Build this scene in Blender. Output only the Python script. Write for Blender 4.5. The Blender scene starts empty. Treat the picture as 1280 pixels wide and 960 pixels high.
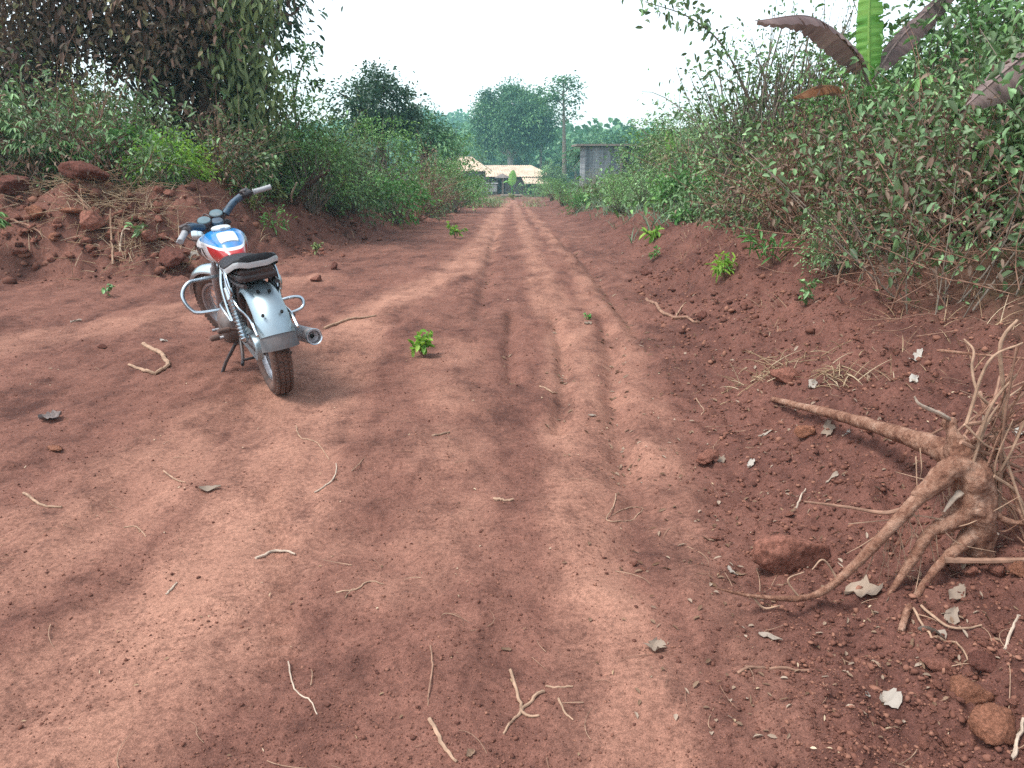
import bpy, bmesh, math, random
import numpy as np
from mathutils import Vector, Matrix, Euler, noise as mnoise

R = math.radians
SC = bpy.context.scene
COL = SC.collection
# ------------------------------------------------------------------ camera, sky, sun, exposure
CAM_H, PITCH, FPX = 1.35, R(16.3), 961.0          # eye height (m), tilt down, focal length in 1280-wide pixels
cam_d = bpy.data.cameras.new('camera'); cam = bpy.data.objects.new('camera', cam_d); COL.objects.link(cam)
cam.location = (0, 0, CAM_H); cam.rotation_euler = (R(90) - PITCH, 0, 0)
cam_d.sensor_width = 36; cam_d.lens = FPX / 1280 * 36; cam_d.clip_start = 0.05; cam_d.clip_end = 3000
SC.camera = cam
SUN_EL, SUN_AZ = R(62), R(-108)                     # azimuth measured from +Y towards +X
w = bpy.data.worlds.new('World'); SC.world = w; w.use_nodes = True
nt = w.node_tree; nt.nodes.clear()
sky = nt.nodes.new('ShaderNodeTexSky'); sky.sky_type = 'NISHITA'; sky.sun_disc = False
sky.sun_elevation = SUN_EL; sky.sun_rotation = SUN_AZ; sky.air_density = 1.0; sky.dust_density = 1.5; sky.ozone_density = 1.0
hs = nt.nodes.new('ShaderNodeHueSaturation'); hs.inputs['Saturation'].default_value = 0.38
bg = nt.nodes.new('ShaderNodeBackground'); bg.inputs['Strength'].default_value = 0.15
wo = nt.nodes.new('ShaderNodeOutputWorld')
nt.links.new(sky.outputs[0], hs.inputs['Color']); nt.links.new(hs.outputs[0], bg.inputs[0]); nt.links.new(bg.outputs[0], wo.inputs[0])
sd = bpy.data.lights.new('sun', 'SUN'); sd.energy = 1.5; sd.angle = R(16); sd.color = (1.0, 0.97, 0.92)
sun = bpy.data.objects.new('sun', sd); COL.objects.link(sun)
sdir = Vector((math.sin(SUN_AZ) * math.cos(SUN_EL), math.cos(SUN_AZ) * math.cos(SUN_EL), math.sin(SUN_EL)))
sun.rotation_euler = sdir.to_track_quat('Z', 'Y').to_euler(); sun.location = (0, 0, 30)
vs = SC.view_settings; vs.view_transform = 'Standard'; vs.look = 'None'; vs.exposure = 1.27; vs.gamma = 1; vs.use_curve_mapping = False
cy = SC.cycles
cy.use_denoising = False; cy.max_bounces = 5; cy.diffuse_bounces = 3; cy.glossy_bounces = 3; cy.transmission_bounces = 3
cy.volume_bounces = 2; cy.caustics_reflective = False; cy.caustics_refractive = False
try: cy.denoiser = 'OPENIMAGEDENOISE'
except Exception: pass

# ------------------------------------------------------------------ pixel helpers (1280x960 photo)
CP, SP = math.cos(PITCH), math.sin(PITCH)
def ray(px, py):
    u, v = (px - 640) / FPX, (480 - py) / FPX
    return Vector((u, CP + v * SP, -SP + v * CP))
def atd(px, py, Y):
    d = ray(px, py); return Vector((0, 0, CAM_H)) + d * (Y / d.y)
def xat(px, Y, z=0.3):
    zc = Y * CP + (CAM_H - z) * SP
    return (px - 640) / FPX * zc

# ------------------------------------------------------------------ noise
_rs = np.random.RandomState(7)
_perm = _rs.permutation(256); _perm = np.concatenate([_perm, _perm, _perm])
_g = _rs.uniform(-1, 1, (256, 2)); _g /= np.linalg.norm(_g, axis=1)[:, None]
def pn(x, y):
    xi = np.floor(x).astype(int); yi = np.floor(y).astype(int); xf = x - xi; yf = y - yi
    u = xf * xf * xf * (xf * (xf * 6 - 15) + 10); v = yf * yf * yf * (yf * (yf * 6 - 15) + 10)
    def gr(ix, iy, dx, dy):
        h = _perm[_perm[ix & 255] + (iy & 255)]; return _g[h, 0] * dx + _g[h, 1] * dy
    a = gr(xi, yi, xf, yf); b = gr(xi + 1, yi, xf - 1, yf); c = gr(xi, yi + 1, xf, yf - 1); d = gr(xi + 1, yi + 1, xf - 1, yf - 1)
    return (a + u * (b - a) + v * (c - a + u * (a - b - c + d))) * 1.5
def fbm(x, y, o=4, lac=2.07, g=0.5):
    s = 0; a = 1
    for k in range(o):
        s = s + a * pn(x + 13.7 * k, y - 7.3 * k); x = x * lac; y = y * lac; a *= g
    return s
def sstep(t): t = np.clip(t, 0, 1); return t * t * (3 - 2 * t)
def seg_dist(x, y, pts):
    best = np.full(np.shape(x), 1e9)
    for (ax, ay), (bx, by) in zip(pts[:-1], pts[1:]):
        dx, dy = bx - ax, by - ay; t = np.clip(((x - ax) * dx + (y - ay) * dy) / (dx * dx + dy * dy + 1e-9), 0, 1)
        best = np.minimum(best, np.hypot(x - ax - t * dx, y - ay - t * dy))
    return best
def poly_sd(x, y, pts):
    d = seg_dist(x, y, pts + pts[:1]); ins = np.zeros(np.shape(x), bool)
    for (ax, ay), (bx, by) in zip(pts, pts[1:] + pts[:1]):
        c = ((ay > y) != (by > y)) & (x < (bx - ax) * (y - ay) / (by - ay + 1e-12) + ax); ins ^= c
    return np.where(ins, d, -d)

# ------------------------------------------------------------------ the lie of the land
def z0(y):
    y = np.asarray(y, float); return -0.0325 * (np.clip(y, 10, 95) - 12 + 2 * np.exp(-(np.clip(y, 10, 95) - 10) / 2.5)) * (y > 10) 
def gp(px, py):                                    # a pixel of the photo on the bare slope of the road
    d = ray(px, py); t = 0.5
    for _ in range(4000):
        p = Vector((0, 0, CAM_H)) + d * t
        if p.z <= float(z0(p.y)): break
        t *= 1.003
    return (p.x, p.y)
LEFT = [(-60, 8.4), (-6.4, 8.8), (-4.3, 9.0), (-3.4, 9.7), gp(405, 312), gp(470, 298), gp(520, 282), gp(560, 266), gp(588, 256), (-2.2, 62), (-6, 78), (-60, 80)]
RIGHT = [(0.5, -12), (0.6, 0.9), (0.76, 1.9), (1.0, 3.5), (1.28, 5.7), gp(790, 330), gp(735, 290), gp(702, 268), gp(684, 257), (2.0, 62), (8, 75), (60, 75), (60, -12)]
def G(*a): return [gp(*p) for p in a]
T1 = G((640, 250), (622, 268), (608, 300), (575, 335), (520, 368), (455, 395), (405, 440), (378, 520), (340, 600), (280, 700), (190, 800), (90, 900), (20, 955))
T2 = G((643, 250), (652, 280), (670, 330), (688, 380), (715, 430), (735, 500), (735, 560), (715, 640), (735, 740), (790, 860), (830, 955))
T3 = G((652, 252), (688, 300), (735, 360), (775, 420), (808, 500), (825, 570), (860, 690), (930, 800), (1000, 930))
T4 = G((300, 520), (150, 620), (0, 700), (-200, 780)); T5 = G((560, 430), (575, 520), (540, 660), (500, 720))
T6 = G((380, 350), (200, 400), (0, 430), (-150, 450))
G1 = G((690, 390), (703, 430), (706, 480), (700, 535)); G2 = G((752, 395), (768, 440), (768, 500), (778, 545), (785, 600)); G3 = G((640, 395), (636, 440), (641, 475))
G4 = G((690, 290), (745, 345), (800, 420)); G5 = G((340, 620), (352, 720), (350, 830)); G6 = G((620, 290), (610, 340), (600, 400))
BIKE_R = gp(350, 487)                              # the rear tyre's contact point
def fields(x, y):
    sl = poly_sd(x, y, LEFT); sr = poly_sd(x, y, RIGHT)
    n1 = fbm(x * 0.9, y * 0.5, 4); n2 = fbm(x * 3.1 + 40, y * 2.2, 4)
    xw = x + .09 * fbm(x * .35 + 5, y * .55, 3) + .035 * n2
    def band(P, wd, j=0.5):
        d = seg_dist(xw, y, P); return 1 - sstep((d * (1 + j * n2 * 0.6) - wd * 0.45 + 0.10 * n1) / (wd * 1.1))
    t = np.maximum.reduce([band(T1[:7], .25), band(T1[6:], .30), 0.78 * band(T2, .16), 0.62 * band(T3, .13), 0.62 * band(T4, .34), 0.42 * band(T5, .22), 0.5 * band(T6, .4)])
    t = np.clip(t + 0.28 * n2 * (t > 0.02) + 0.20 * np.clip(n1, 0, 1), 0, 1)
    loose = np.maximum(sstep((sr + 0.35) / 0.6), .35 * sstep((sl + 0.35) / 0.6))
    t = t * (1 - loose)
    g = np.maximum.reduce([np.exp(-(seg_dist(x, y, P) / wd) ** 2) for P, wd in ((G1, .055), (G2, .07), (G3, .05), (G4, .08), (G6, .08))])
    return sl, sr, t, loose, g, n1, n2
def height(x, y, full=True, F=None):
    x = np.asarray(x, float); y = np.asarray(y, float)
    sl, sr, t, loose, g, n1, n2 = F if F is not None else fields(x, y)
    z = z0(y)
    la = np.interp(y, [0, 8, 10, 12, 16, 25, 60], [1.1, 1.1, 1.02, .9, .7, .4, .3]); lu = np.interp(y, [8, 14, 30], [.10, .13, .05])
    ra = np.interp(y, [0, 2, 4.5, 8, 12, 20, 60], [.28, .36, .54, .62, .52, .36, .3]); ru = np.interp(y, [0, 9, 14, 30], [.20, .22, .14, .05])
    wob = 1 + 0.35 * n1; xw = x + .09 * fbm(x * .35 + 5, y * .55, 3) + .035 * n2
    z = z + la * sstep((sl + .1) / 1.35) * wob + np.clip(sl - 1.2, 0, 12) * lu
    z = z + ra * sstep((sr + .1) / 1.25) * wob + np.clip(sr - 1.1, 0, 10) * ru
    z = z - 0.05 * g * (1 + .5 * n2)
    for P, hh, wd in ((T2, .013, .16), (T3, .017, .13)): z = z + hh * np.exp(-(seg_dist(xw, y, P) / wd) ** 2) * (1 + 1.8 * fbm(x * 1.3, y * 2.6, 3))
    z = z + 0.035 * n1 + 0.017 * n2 * (1 + .6 * np.clip(n1, -1, 1))
    z = z - .007 * np.exp(-(seg_dist(x, y, G5) / .05) ** 4) * (1 + 1.1 * np.sign(np.sin(y * 116 + 26 * np.abs(seg_dist(x, y, G5)))))
    if full:
        near = np.clip(1.3 - y / 16, 0.15, 1)
        rough = (0.35 + 0.75 * (1 - t)) * (0.6 + 0.9 * loose)
        b = np.abs(fbm(x * 6 + 9, y * 6, 3)); b2 = np.abs(fbm(x * 15, y * 15 + 5, 3))
        big = np.abs(fbm(x * 2.2 + 3, y * 2.2 + 1, 3))
        lf = np.exp(-((sl - .6) / .9) ** 2) * (x < -2)
        z = z + near * rough * (0.030 * (b - .25) + 0.013 * (b2 - .25)) + 0.16 * lf * (big - .25) + .05 * lf * (b - .25)
        z = z + 0.08 * np.exp(-((sr - .7) / .7) ** 2) * (big - .25)
    return z
def Hh(x, y): return float(height(np.array([x]), np.array([y]))[0])
def at(px, py):                                    # a pixel of the photo on the real ground
    d = ray(px, py); t0_, t = 0.6, 0.6; ts = 0.8 * 1.012 ** np.arange(420)
    X = d.x * ts; Y = d.y * ts; Z = CAM_H + d.z * ts
    k = np.argmax(Z <= height(X, Y)); 
    if k == 0: k = len(ts) - 1
    return Vector((float(X[k]), float(Y[k]), Hh(float(X[k]), float(Y[k]))))

# ------------------------------------------------------------------ materials
def mat(name):
    m = bpy.data.materials.new(name); m.use_nodes = True; n = m.node_tree.nodes; n.clear()
    o = n.new('ShaderNodeOutputMaterial'); p = n.new('ShaderNodeBsdfPrincipled'); m.node_tree.links.new(p.outputs[0], o.inputs[0])
    return m, m.node_tree, p, o
def nd(t, kind, **kw):
    n = t.nodes.new(kind)
    for k, v in kw.items():
        if k.startswith('i_'):
            key = k[2:]; n.inputs[int(key) if key.isdigit() else key].default_value = v
        else: setattr(n, k, v)
    return n
def ramp(t, fac, stops):
    r = t.nodes.new('ShaderNodeValToRGB'); e = r.color_ramp.elements
    while len(e) < len(stops): e.new(0.5)
    for el, (p, c) in zip(e, stops): el.position = p; el.color = (*c, 1)
    t.links.new(fac, r.inputs[0]); return r.outputs[0]
def mixc(t, fac, a, b, mode='MIX'):
    m = t.nodes.new('ShaderNodeMix'); m.data_type = 'RGBA'; m.blend_type = mode
    for s, v in ((0, fac), (6, a), (7, b)):
        if hasattr(v, 'is_output') or isinstance(v, bpy.types.NodeSocket): t.links.new(v, m.inputs[s])
        else: m.inputs[s].default_value = v if s == 0 else (*v, 1)
    return m.outputs[2]
def mth(t, op, a, b=None):
    m = t.nodes.new('ShaderNodeMath'); m.operation = op
    for s, v in ((0, a), (1, b)):
        if v is None: continue
        if isinstance(v, bpy.types.NodeSocket): t.links.new(v, m.inputs[s])
        else: m.inputs[s].default_value = v
    return m.outputs[0]
def tex_noise(t, co, scale, detail=4, rough=.55, dist=0):
    n = nd(t, 'ShaderNodeTexNoise'); n.inputs['Scale'].default_value = scale; n.inputs['Detail'].default_value = detail
    n.inputs['Roughness'].default_value = rough; n.inputs['Distortion'].default_value = dist
    t.links.new(co, n.inputs['Vector']); return n.outputs[0]
def bump(t, p, h, strength, dist):
    b = t.nodes.new('ShaderNodeBump'); b.inputs['Strength'].default_value = strength; b.inputs['Distance'].default_value = dist
    t.links.new(h, b.inputs['Height']); t.links.new(b.outputs[0], p.inputs['Normal'])
def simple(name, col, rough=.6, metal=0., var=.25, vscale=14, dust=None, dust_amt=.4, bumpd=0, spec=.5):
    m, t, p, o = mat(name); tc = nd(t, 'ShaderNodeTexCoord').outputs['Object']
    n = tex_noise(t, tc, vscale, 5, .6)
    dark = tuple(c * (1 - var) for c in col); lite = tuple(min(1, c * (1 + var)) for c in col)
    c = ramp(t, n, [(.3, dark), (.7, lite)])
    p.inputs['Roughness'].default_value = rough; p.inputs['Metallic'].default_value = metal; p.inputs['Specular IOR Level'].default_value = spec
    if dust:
        n2 = tex_noise(t, tc, vscale * .45, 6, .65); f = ramp(t, n2, [(.5 - dust_amt * .35, (0, 0, 0)), (.78, (1, 1, 1))])
        f = mth(t, 'MULTIPLY', f, min(1, dust_amt * 1.6)); c = mixc(t, f, c, dust)
        if metal: t.links.new(mth(t, 'MULTIPLY', mth(t, 'SUBTRACT', 1.0, f), metal), p.inputs['Metallic'])
        t.links.new(mth(t, 'ADD', mth(t, 'MULTIPLY', f, .9 - rough), rough), p.inputs['Roughness'])
    t.links.new(c, p.inputs['Base Color'])
    if bumpd: bump(t, p, tex_noise(t, tc, vscale * 4, 5, .6), .8, bumpd)
    return m
def leaf_mat(name, stops, rough=.48, trans=.2, tcol=(.14, .22, .04), spec=.45):
    m, t, p, o = mat(name); a = nd(t, 'ShaderNodeAttribute', attribute_name='tint').outputs['Fac']
    oi = nd(t, 'ShaderNodeObjectInfo').outputs['Random']
    f = mth(t, 'ADD', a, mth(t, 'MULTIPLY', mth(t, 'SUBTRACT', oi, .5), .22))
    c = ramp(t, f, stops); t.links.new(c, p.inputs['Base Color']); p.inputs['Roughness'].default_value = rough; p.inputs['Specular IOR Level'].default_value = spec
    tr = nd(t, 'ShaderNodeBsdfTranslucent'); t.links.new(mixc(t, .35, c, tcol), tr.inputs[0])
    mx = nd(t, 'ShaderNodeMixShader'); mx.inputs[0].default_value = trans
    t.links.new(p.outputs[0], mx.inputs[1]); t.links.new(tr.outputs[0], mx.inputs[2]); t.links.new(mx.outputs[0], o.inputs[0]); return m
SOIL_D, SOIL_M, SOIL_L = (.088, .040, .031), (.174, .080, .059), (.40, .210, .147)
def soil_material():
    m, t, p, o = mat('red_soil'); co = nd(t, 'ShaderNodeTexCoord').outputs['Object']
    tr = nd(t, 'ShaderNodeAttribute', attribute_name='track').outputs['Fac']; lo = nd(t, 'ShaderNodeAttribute', attribute_name='loose').outputs['Fac']
    n1 = tex_noise(t, co, 1.3, 7, .62, .4); n2 = tex_noise(t, co, 9, 7, .65); n3 = tex_noise(t, co, 55, 6, .7); n4 = tex_noise(t, co, 260, 4, .7)
    mps = nd(t, 'ShaderNodeMapping'); mps.inputs['Scale'].default_value = (1, .35, 1); t.links.new(co, mps.inputs[0]); n5 = tex_noise(t, mps.outputs[0], 4.2, 6, .65, .3)
    f = mth(t, 'ADD', mth(t, 'MULTIPLY', n1, .38), mth(t, 'ADD', mth(t, 'MULTIPLY', n2, .3), mth(t, 'MULTIPLY', n5, .32)))
    c = ramp(t, f, [(.40, SOIL_D), (.5, SOIL_M), (.60, (.23, .108, .079))])
    trn = mth(t, 'MULTIPLY', tr, ramp(t, mth(t, 'ADD', mth(t, 'MULTIPLY', n5, .5), mth(t, 'ADD', mth(t, 'MULTIPLY', n2, .3), mth(t, 'MULTIPLY', n3, .2))), [(.36, (.1,) * 3), (.54, (1,) * 3)]))
    lt = ramp(t, n1, [(.3, (.265, .130, .092)), (.7, SOIL_L)])
    c = mixc(t, trn, c, lt)
    c = mixc(t, mth(t, 'MULTIPLY', lo, .55), c, ramp(t, f, [(.36, (.058, .025, .021)), (.66, (.155, .066, .050))]))
    sp = ramp(t, n3, [(.34, (.66,) * 3), (.52, (1,) * 3), (.68, (1.18,) * 3)]); c = mixc(t, 1.0, c, sp, 'MULTIPLY')
    sp = ramp(t, n4, [(.34, (.55,) * 3), (.5, (1,) * 3), (.66, (1.4,) * 3)]); c = mixc(t, .85, c, sp, 'MULTIPLY')
    t.links.new(c, p.inputs['Base Color']); p.inputs['Roughness'].default_value = .95; p.inputs['Specular IOR Level'].default_value = .12
    h = mth(t, 'ADD', mth(t, 'MULTIPLY', n2, .5), mth(t, 'ADD', mth(t, 'MULTIPLY', n3, .32), mth(t, 'MULTIPLY', n4, .2)))
    bump(t, p, h, .6, .03)
    ve = nd(t, 'ShaderNodeAttribute', attribute_name='veg').outputs['Fac']
    cv = ramp(t, tex_noise(t, co, 3.5, 6, .65), [(.3, (.05, .035, .022)), (.5, (.06, .055, .028)), (.68, (.05, .085, .035))])
    t.links.new(mixc(t, ve, c, cv), p.inputs['Base Color']); return m
M = {}
M['soil'] = soil_material()
M['clod'] = simple('earth_clod', (.215, .094, .067), .95, var=.5, vscale=8, bumpd=.007, spec=.1)
M['clod_orange'] = simple('orange_clod', (.25, .11, .068), .95, var=.5, vscale=8, bumpd=.011, spec=.1)
M['clod_dark'] = simple('dark_clod', (.12, .05, .038), .95, var=.5, vscale=8, bumpd=.007, spec=.1)
def bark_mat():
    m, t, p, o = mat('dusty_root_bark'); co = nd(t, 'ShaderNodeTexCoord').outputs['Object']; a = tex_noise(t, co, 14, 6, .65); b = tex_noise(t, co, 60, 6, .7, .8); v = nd(t, 'ShaderNodeTexVoronoi'); v.inputs['Scale'].default_value = 42; t.links.new(co, v.inputs['Vector'])
    c = ramp(t, mth(t, 'ADD', mth(t, 'MULTIPLY', a, .6), mth(t, 'MULTIPLY', b, .4)), [(.36, (.09, .04, .028)), (.46, (.20, .098, .064)), (.55, (.31, .175, .12)), (.68, (.43, .29, .215))]); t.links.new(c, p.inputs['Base Color'])
    p.inputs['Roughness'].default_value = .9; p.inputs['Specular IOR Level'].default_value = .12; bump(t, p, mth(t, 'ADD', mth(t, 'MULTIPLY', b, .7), mth(t, 'MULTIPLY', v.outputs['Distance'], .4)), .95, .015); return m
M['bark_red'] = bark_mat()
M['bark_grey'] = simple('grey_bark', (.2, .165, .13), .9, var=.4, vscale=6, bumpd=.01, spec=.15)
M['bark_pale'] = simple('pale_bark', (.42, .40, .36), .85, var=.3, vscale=4, spec=.15)
M['bark_dark'] = simple('dark_bark', (.07, .045, .035), .9, var=.4, vscale=9, bumpd=.01, spec=.15)
M['stick'] = simple('dry_stick', (.33, .215, .145), .8, var=.4, vscale=22, spec=.2)
M['stick_red'] = simple('reddish_stick', (.25, .145, .10), .85, var=.4, vscale=22, spec=.15)
M['stick_pale'] = simple('pale_stick', (.44, .35, .27), .8, var=.35, vscale=22, spec=.2)
M['dead_leaf'] = leaf_mat('dead_leaf', [(0, (.13, .075, .045)), (.5, (.23, .15, .10)), (1, (.38, .30, .23))], .8, .12, (.4, .3, .2), .15)
M['pale_leaf'] = leaf_mat('pale_dead_leaf', [(0, (.20, .14, .10)), (.5, (.28, .22, .17)), (1, (.45, .42, .37))], .75, .12, (.5, .45, .35), .2)
M['green'] = leaf_mat('green_leaf', [(0, (0.052, 0.107, 0.030)), (.5, (0.129, 0.289, 0.077)), (1, (0.331, 0.579, 0.169))])
M['teal'] = leaf_mat('dusty_teal_leaf', [(0, (0.048, 0.086, 0.034)), (.3, (0.096, 0.146, 0.059)), (.55, (0.138, 0.254, 0.105)), (.8, (0.242, 0.427, 0.174)), (1, (0.452, 0.691, 0.322))])
M['olive'] = leaf_mat('olive_leaf', [(0, (0.056, 0.076, 0.029)), (.5, (0.151, 0.209, 0.074)), (1, (0.350, 0.418, 0.163))])
M['lime'] = leaf_mat('lime_leaf', [(0, (.05, .13, .025)), (.5, (.16, .36, .05)), (1, (.38, .60, .09))], trans=.4, tcol=(.3, .55, .05))
M['fresh'] = leaf_mat('fresh_leaf', [(0, (.04, .13, .03)), (.5, (.09, .26, .06)), (1, (.2, .42, .12))], trans=.35)
M['brown'] = leaf_mat('withered_brown_leaf', [(0, (0.060, 0.039, 0.030)), (.5, (0.164, 0.110, 0.081)), (1, (0.374, 0.284, 0.209))], .75, .2, (.25, .12, .06), .15)
M['maroon'] = leaf_mat('purplish_brown_leaf', [(0, (0.036, 0.025, 0.020)), (.3, (0.101, 0.059, 0.044)), (.5, (0.091, 0.077, 0.050)), (.68, (0.183, 0.106, 0.077)), (.85, (0.163, 0.172, 0.077)), (1, (0.402, 0.310, 0.185))], .65, .18, (.16, .09, .06), .25)
M['darkgreen'] = leaf_mat('dark_green_leaf', [(0, (0.015, 0.042, 0.024)), (.5, (0.040, 0.095, 0.051)), (1, (0.099, 0.180, 0.099))])
M['far'] = leaf_mat('far_leaf', [(0, (0.033, 0.098, 0.042)), (.5, (0.084, 0.213, 0.084)), (1, (0.200, 0.387, 0.141))])
M['grass'] = leaf_mat('long_grass', [(0, (0.052, 0.111, 0.072)), (.5, (0.130, 0.221, 0.130)), (1, (0.364, 0.429, 0.260))], .6, .3)
M['straw'] = leaf_mat('dry_straw', [(0, (.16, .10, .06)), (.5, (.36, .25, .15)), (1, (.58, .47, .33))], .8, .1, (.4, .3, .2), .15)
M['banana'] = leaf_mat('banana_leaf', [(0, (.03, .12, .03)), (.5, (.12, .34, .06)), (1, (.30, .52, .12))], .45, .35, (.35, .6, .08), .4)
M['banana_dry'] = leaf_mat('withered_banana_leaf', [(0, (0.070, 0.049, 0.049)), (.5, (0.161, 0.112, 0.109)), (1, (0.308, 0.231, 0.210))], .7, .25, (.3, .18, .14), .2)
M['banana_orange'] = leaf_mat('orange_dead_banana_leaf', [(0, (.16, .06, .03)), (.5, (.34, .15, .07)), (1, (.50, .28, .15))], .8, .25, (.5, .25, .1), .15)
M['core'] = M['bark_dark']

# ------------------------------------------------------------------ mesh builders
def tag(o, label=None, cat=None, group=None, kind=None):
    if label: o['label'] = label
    if cat: o['category'] = cat
    if group: o['group'] = group
    if kind: o['kind'] = kind
    return o
def empty(name, loc=(0, 0, 0), rz=0.0, s=1.0):
    o = bpy.data.objects.new(name, None); COL.objects.link(o); o.location = loc; o.rotation_euler = (0, 0, rz); o.scale = (s, s, s); o.empty_display_size = .2; return o
def catmull(pts, n=6):
    pts = [Vector(p) for p in pts]; out = []
    if len(pts) < 3: return pts
    P = [pts[0] * 2 - pts[1]] + pts + [pts[-1] * 2 - pts[-2]]
    for i in range(1, len(P) - 2):
        a, b, c, d = P[i - 1:i + 3]
        for k in range(n):
            t = k / n; out.append(.5 * ((2 * b) + (c - a) * t + (2 * a - 5 * b + 4 * c - d) * t * t + (3 * b - a - 3 * c + d) * t ** 3))
    out.append(pts[-1]); return out
class MB:
    def __init__(s): s.v = []; s.f = []; s.mi = []; s.m = 0; s.X = None; s.t = []; s.tv = .5
    def add(s, vs, fs):
        o = len(s.v)
        s.v += [tuple(s.X @ Vector(p)) if s.X else tuple(p) for p in vs]; s.f += [tuple(i + o for i in q) for q in fs]; s.mi += [s.m] * len(fs); s.t += [s.tv] * len(vs)
    def loft(s, loops, cap=True, closed=True):
        n = len(loops[0]); vs = [p for l in loops for p in l]; fs = []
        for i in range(len(loops) - 1):
            for j in range(n if closed else n - 1):
                k = (j + 1) % n; fs.append((i * n + j, i * n + k, (i + 1) * n + k, (i + 1) * n + j))
        if cap and closed: fs += [tuple(range(n))[::-1], tuple(range((len(loops) - 1) * n, len(loops) * n))]
        s.add(vs, fs)
    def tube(s, pts, r, seg=8, cap=True, n=0, flat=1.0, wob=0.0, rng=None):
        pts = [Vector(p) for p in pts]
        if n and len(pts) > 2:
            pts = catmull(pts, n)
        m = len(pts)
        if np.isscalar(r): r = [r] * m
        elif len(r) != m: r = np.interp(np.linspace(0, 1, m), np.linspace(0, 1, len(r)), r)
        loops = []; up = None
        for i in range(m):
            d = (pts[min(i + 1, m - 1)] - pts[max(i - 1, 0)]); d = d.normalized() if d.length > 1e-9 else Vector((0, 0, 1))
            if up is None: up = d.orthogonal().normalized()
            up = (up - d * up.dot(d)); up = up.normalized() if up.length > 1e-6 else d.orthogonal().normalized()
            q = d.cross(up); l = []
            for k in range(seg):
                a = 2 * math.pi * k / seg; rr = float(r[i])
                p0 = pts[i] + up * (math.cos(a) * rr) + q * (math.sin(a) * rr * flat)
                if wob: p0 = p0 + (p0 - pts[i]) * wob * mnoise.noise(p0 * (2.2 / max(.02, float(max(r)) * 3)))
                l.append(p0)
            loops.append(l)
        s.loft(loops, cap)
    def lathe(s, o, ax, prof, seg=24, cap=False):
        o = Vector(o); ax = Vector(ax).normalized(); u = ax.orthogonal().normalized(); q = ax.cross(u)
        s.loft([[o + ax * t + (u * math.cos(2 * math.pi * k / seg) + q * math.sin(2 * math.pi * k / seg)) * r for k in range(seg)] for t, r in prof], cap)
    def box(s, c, sz, rot=None, bev=0.0):
        c = Vector(c); hx, hy, hz = [k / 2 for k in sz]; b = min(bev, hx * .9, hy * .9, hz * .9)
        rm = Euler(rot).to_matrix() if rot else Matrix.Identity(3)
        if b <= 0:
            vs = [c + rm @ Vector((x * hx, y * hy, z * hz)) for x in (-1, 1) for y in (-1, 1) for z in (-1, 1)]
            s.add(vs, [(0, 1, 3, 2), (4, 6, 7, 5), (0, 4, 5, 1), (2, 3, 7, 6), (0, 2, 6, 4), (1, 5, 7, 3)]); return
        loops = []
        for z, i in ((-hz, b), (-hz + b * .3, b * .3), (-hz + b, 0), (hz - b, 0), (hz - b * .3, b * .3), (hz, b)):
            l = []
            for sx, sy in ((1, 1), (-1, 1), (-1, -1), (1, -1)):
                cx, cy_ = sx * (hx - b), sy * (hy - b); rr = b - i; a0 = math.atan2(sy, sx) - math.pi / 4
                for k in range(4):
                    a = a0 + k * math.pi / 6; l.append(c + rm @ Vector((cx + rr * math.cos(a), cy_ + rr * math.sin(a), z)))
            loops.append(l)
        s.loft(loops)
    def build(s, name, mats, parent=None, smooth=True, angle=40):
        me = bpy.data.meshes.new(name); me.from_pydata(s.v, [], s.f)
        for m in (mats if isinstance(mats, (list, tuple)) else [mats]): me.materials.append(m)
        me.polygons.foreach_set('material_index', s.mi); me.polygons.foreach_set('use_smooth', [smooth] * len(s.f))
        at_ = me.attributes.new('tint', 'FLOAT', 'POINT'); at_.data.foreach_set('value', s.t)
        me.update()
        if smooth: me.set_sharp_from_angle(angle=R(angle))
        o = bpy.data.objects.new(name, me); COL.objects.link(o)
        if parent: o.parent = parent
        return o
def mesh_np(name, V, Q, tint, m, parent=None, smooth=False):     # V (n,3), Q (k,4) quads
    me = bpy.data.meshes.new(name); V = np.asarray(V, np.float32); Q = np.asarray(Q, np.int32); k = Q.shape[1]
    me.vertices.add(len(V)); me.vertices.foreach_set('co', V.ravel()); me.loops.add(Q.size); me.loops.foreach_set('vertex_index', Q.ravel())
    me.polygons.add(len(Q)); me.polygons.foreach_set('loop_start', np.arange(0, Q.size, k, dtype=np.int32)); me.polygons.foreach_set('loop_total', np.full(len(Q), k, np.int32))
    me.update(calc_edges=True); a = me.attributes.new('tint', 'FLOAT', 'POINT'); a.data.foreach_set('value', np.asarray(tint, np.float32))
    if smooth: me.polygons.foreach_set('use_smooth', [True] * len(Q))
    for mm in (m if isinstance(m, (list, tuple)) else [m]): me.materials.append(mm)
    o = bpy.data.objects.new(name, me); COL.objects.link(o)
    if parent: o.parent = parent
    return o
def unit(a): return a / (np.linalg.norm(a, axis=1)[:, None] + 1e-9)
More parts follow.
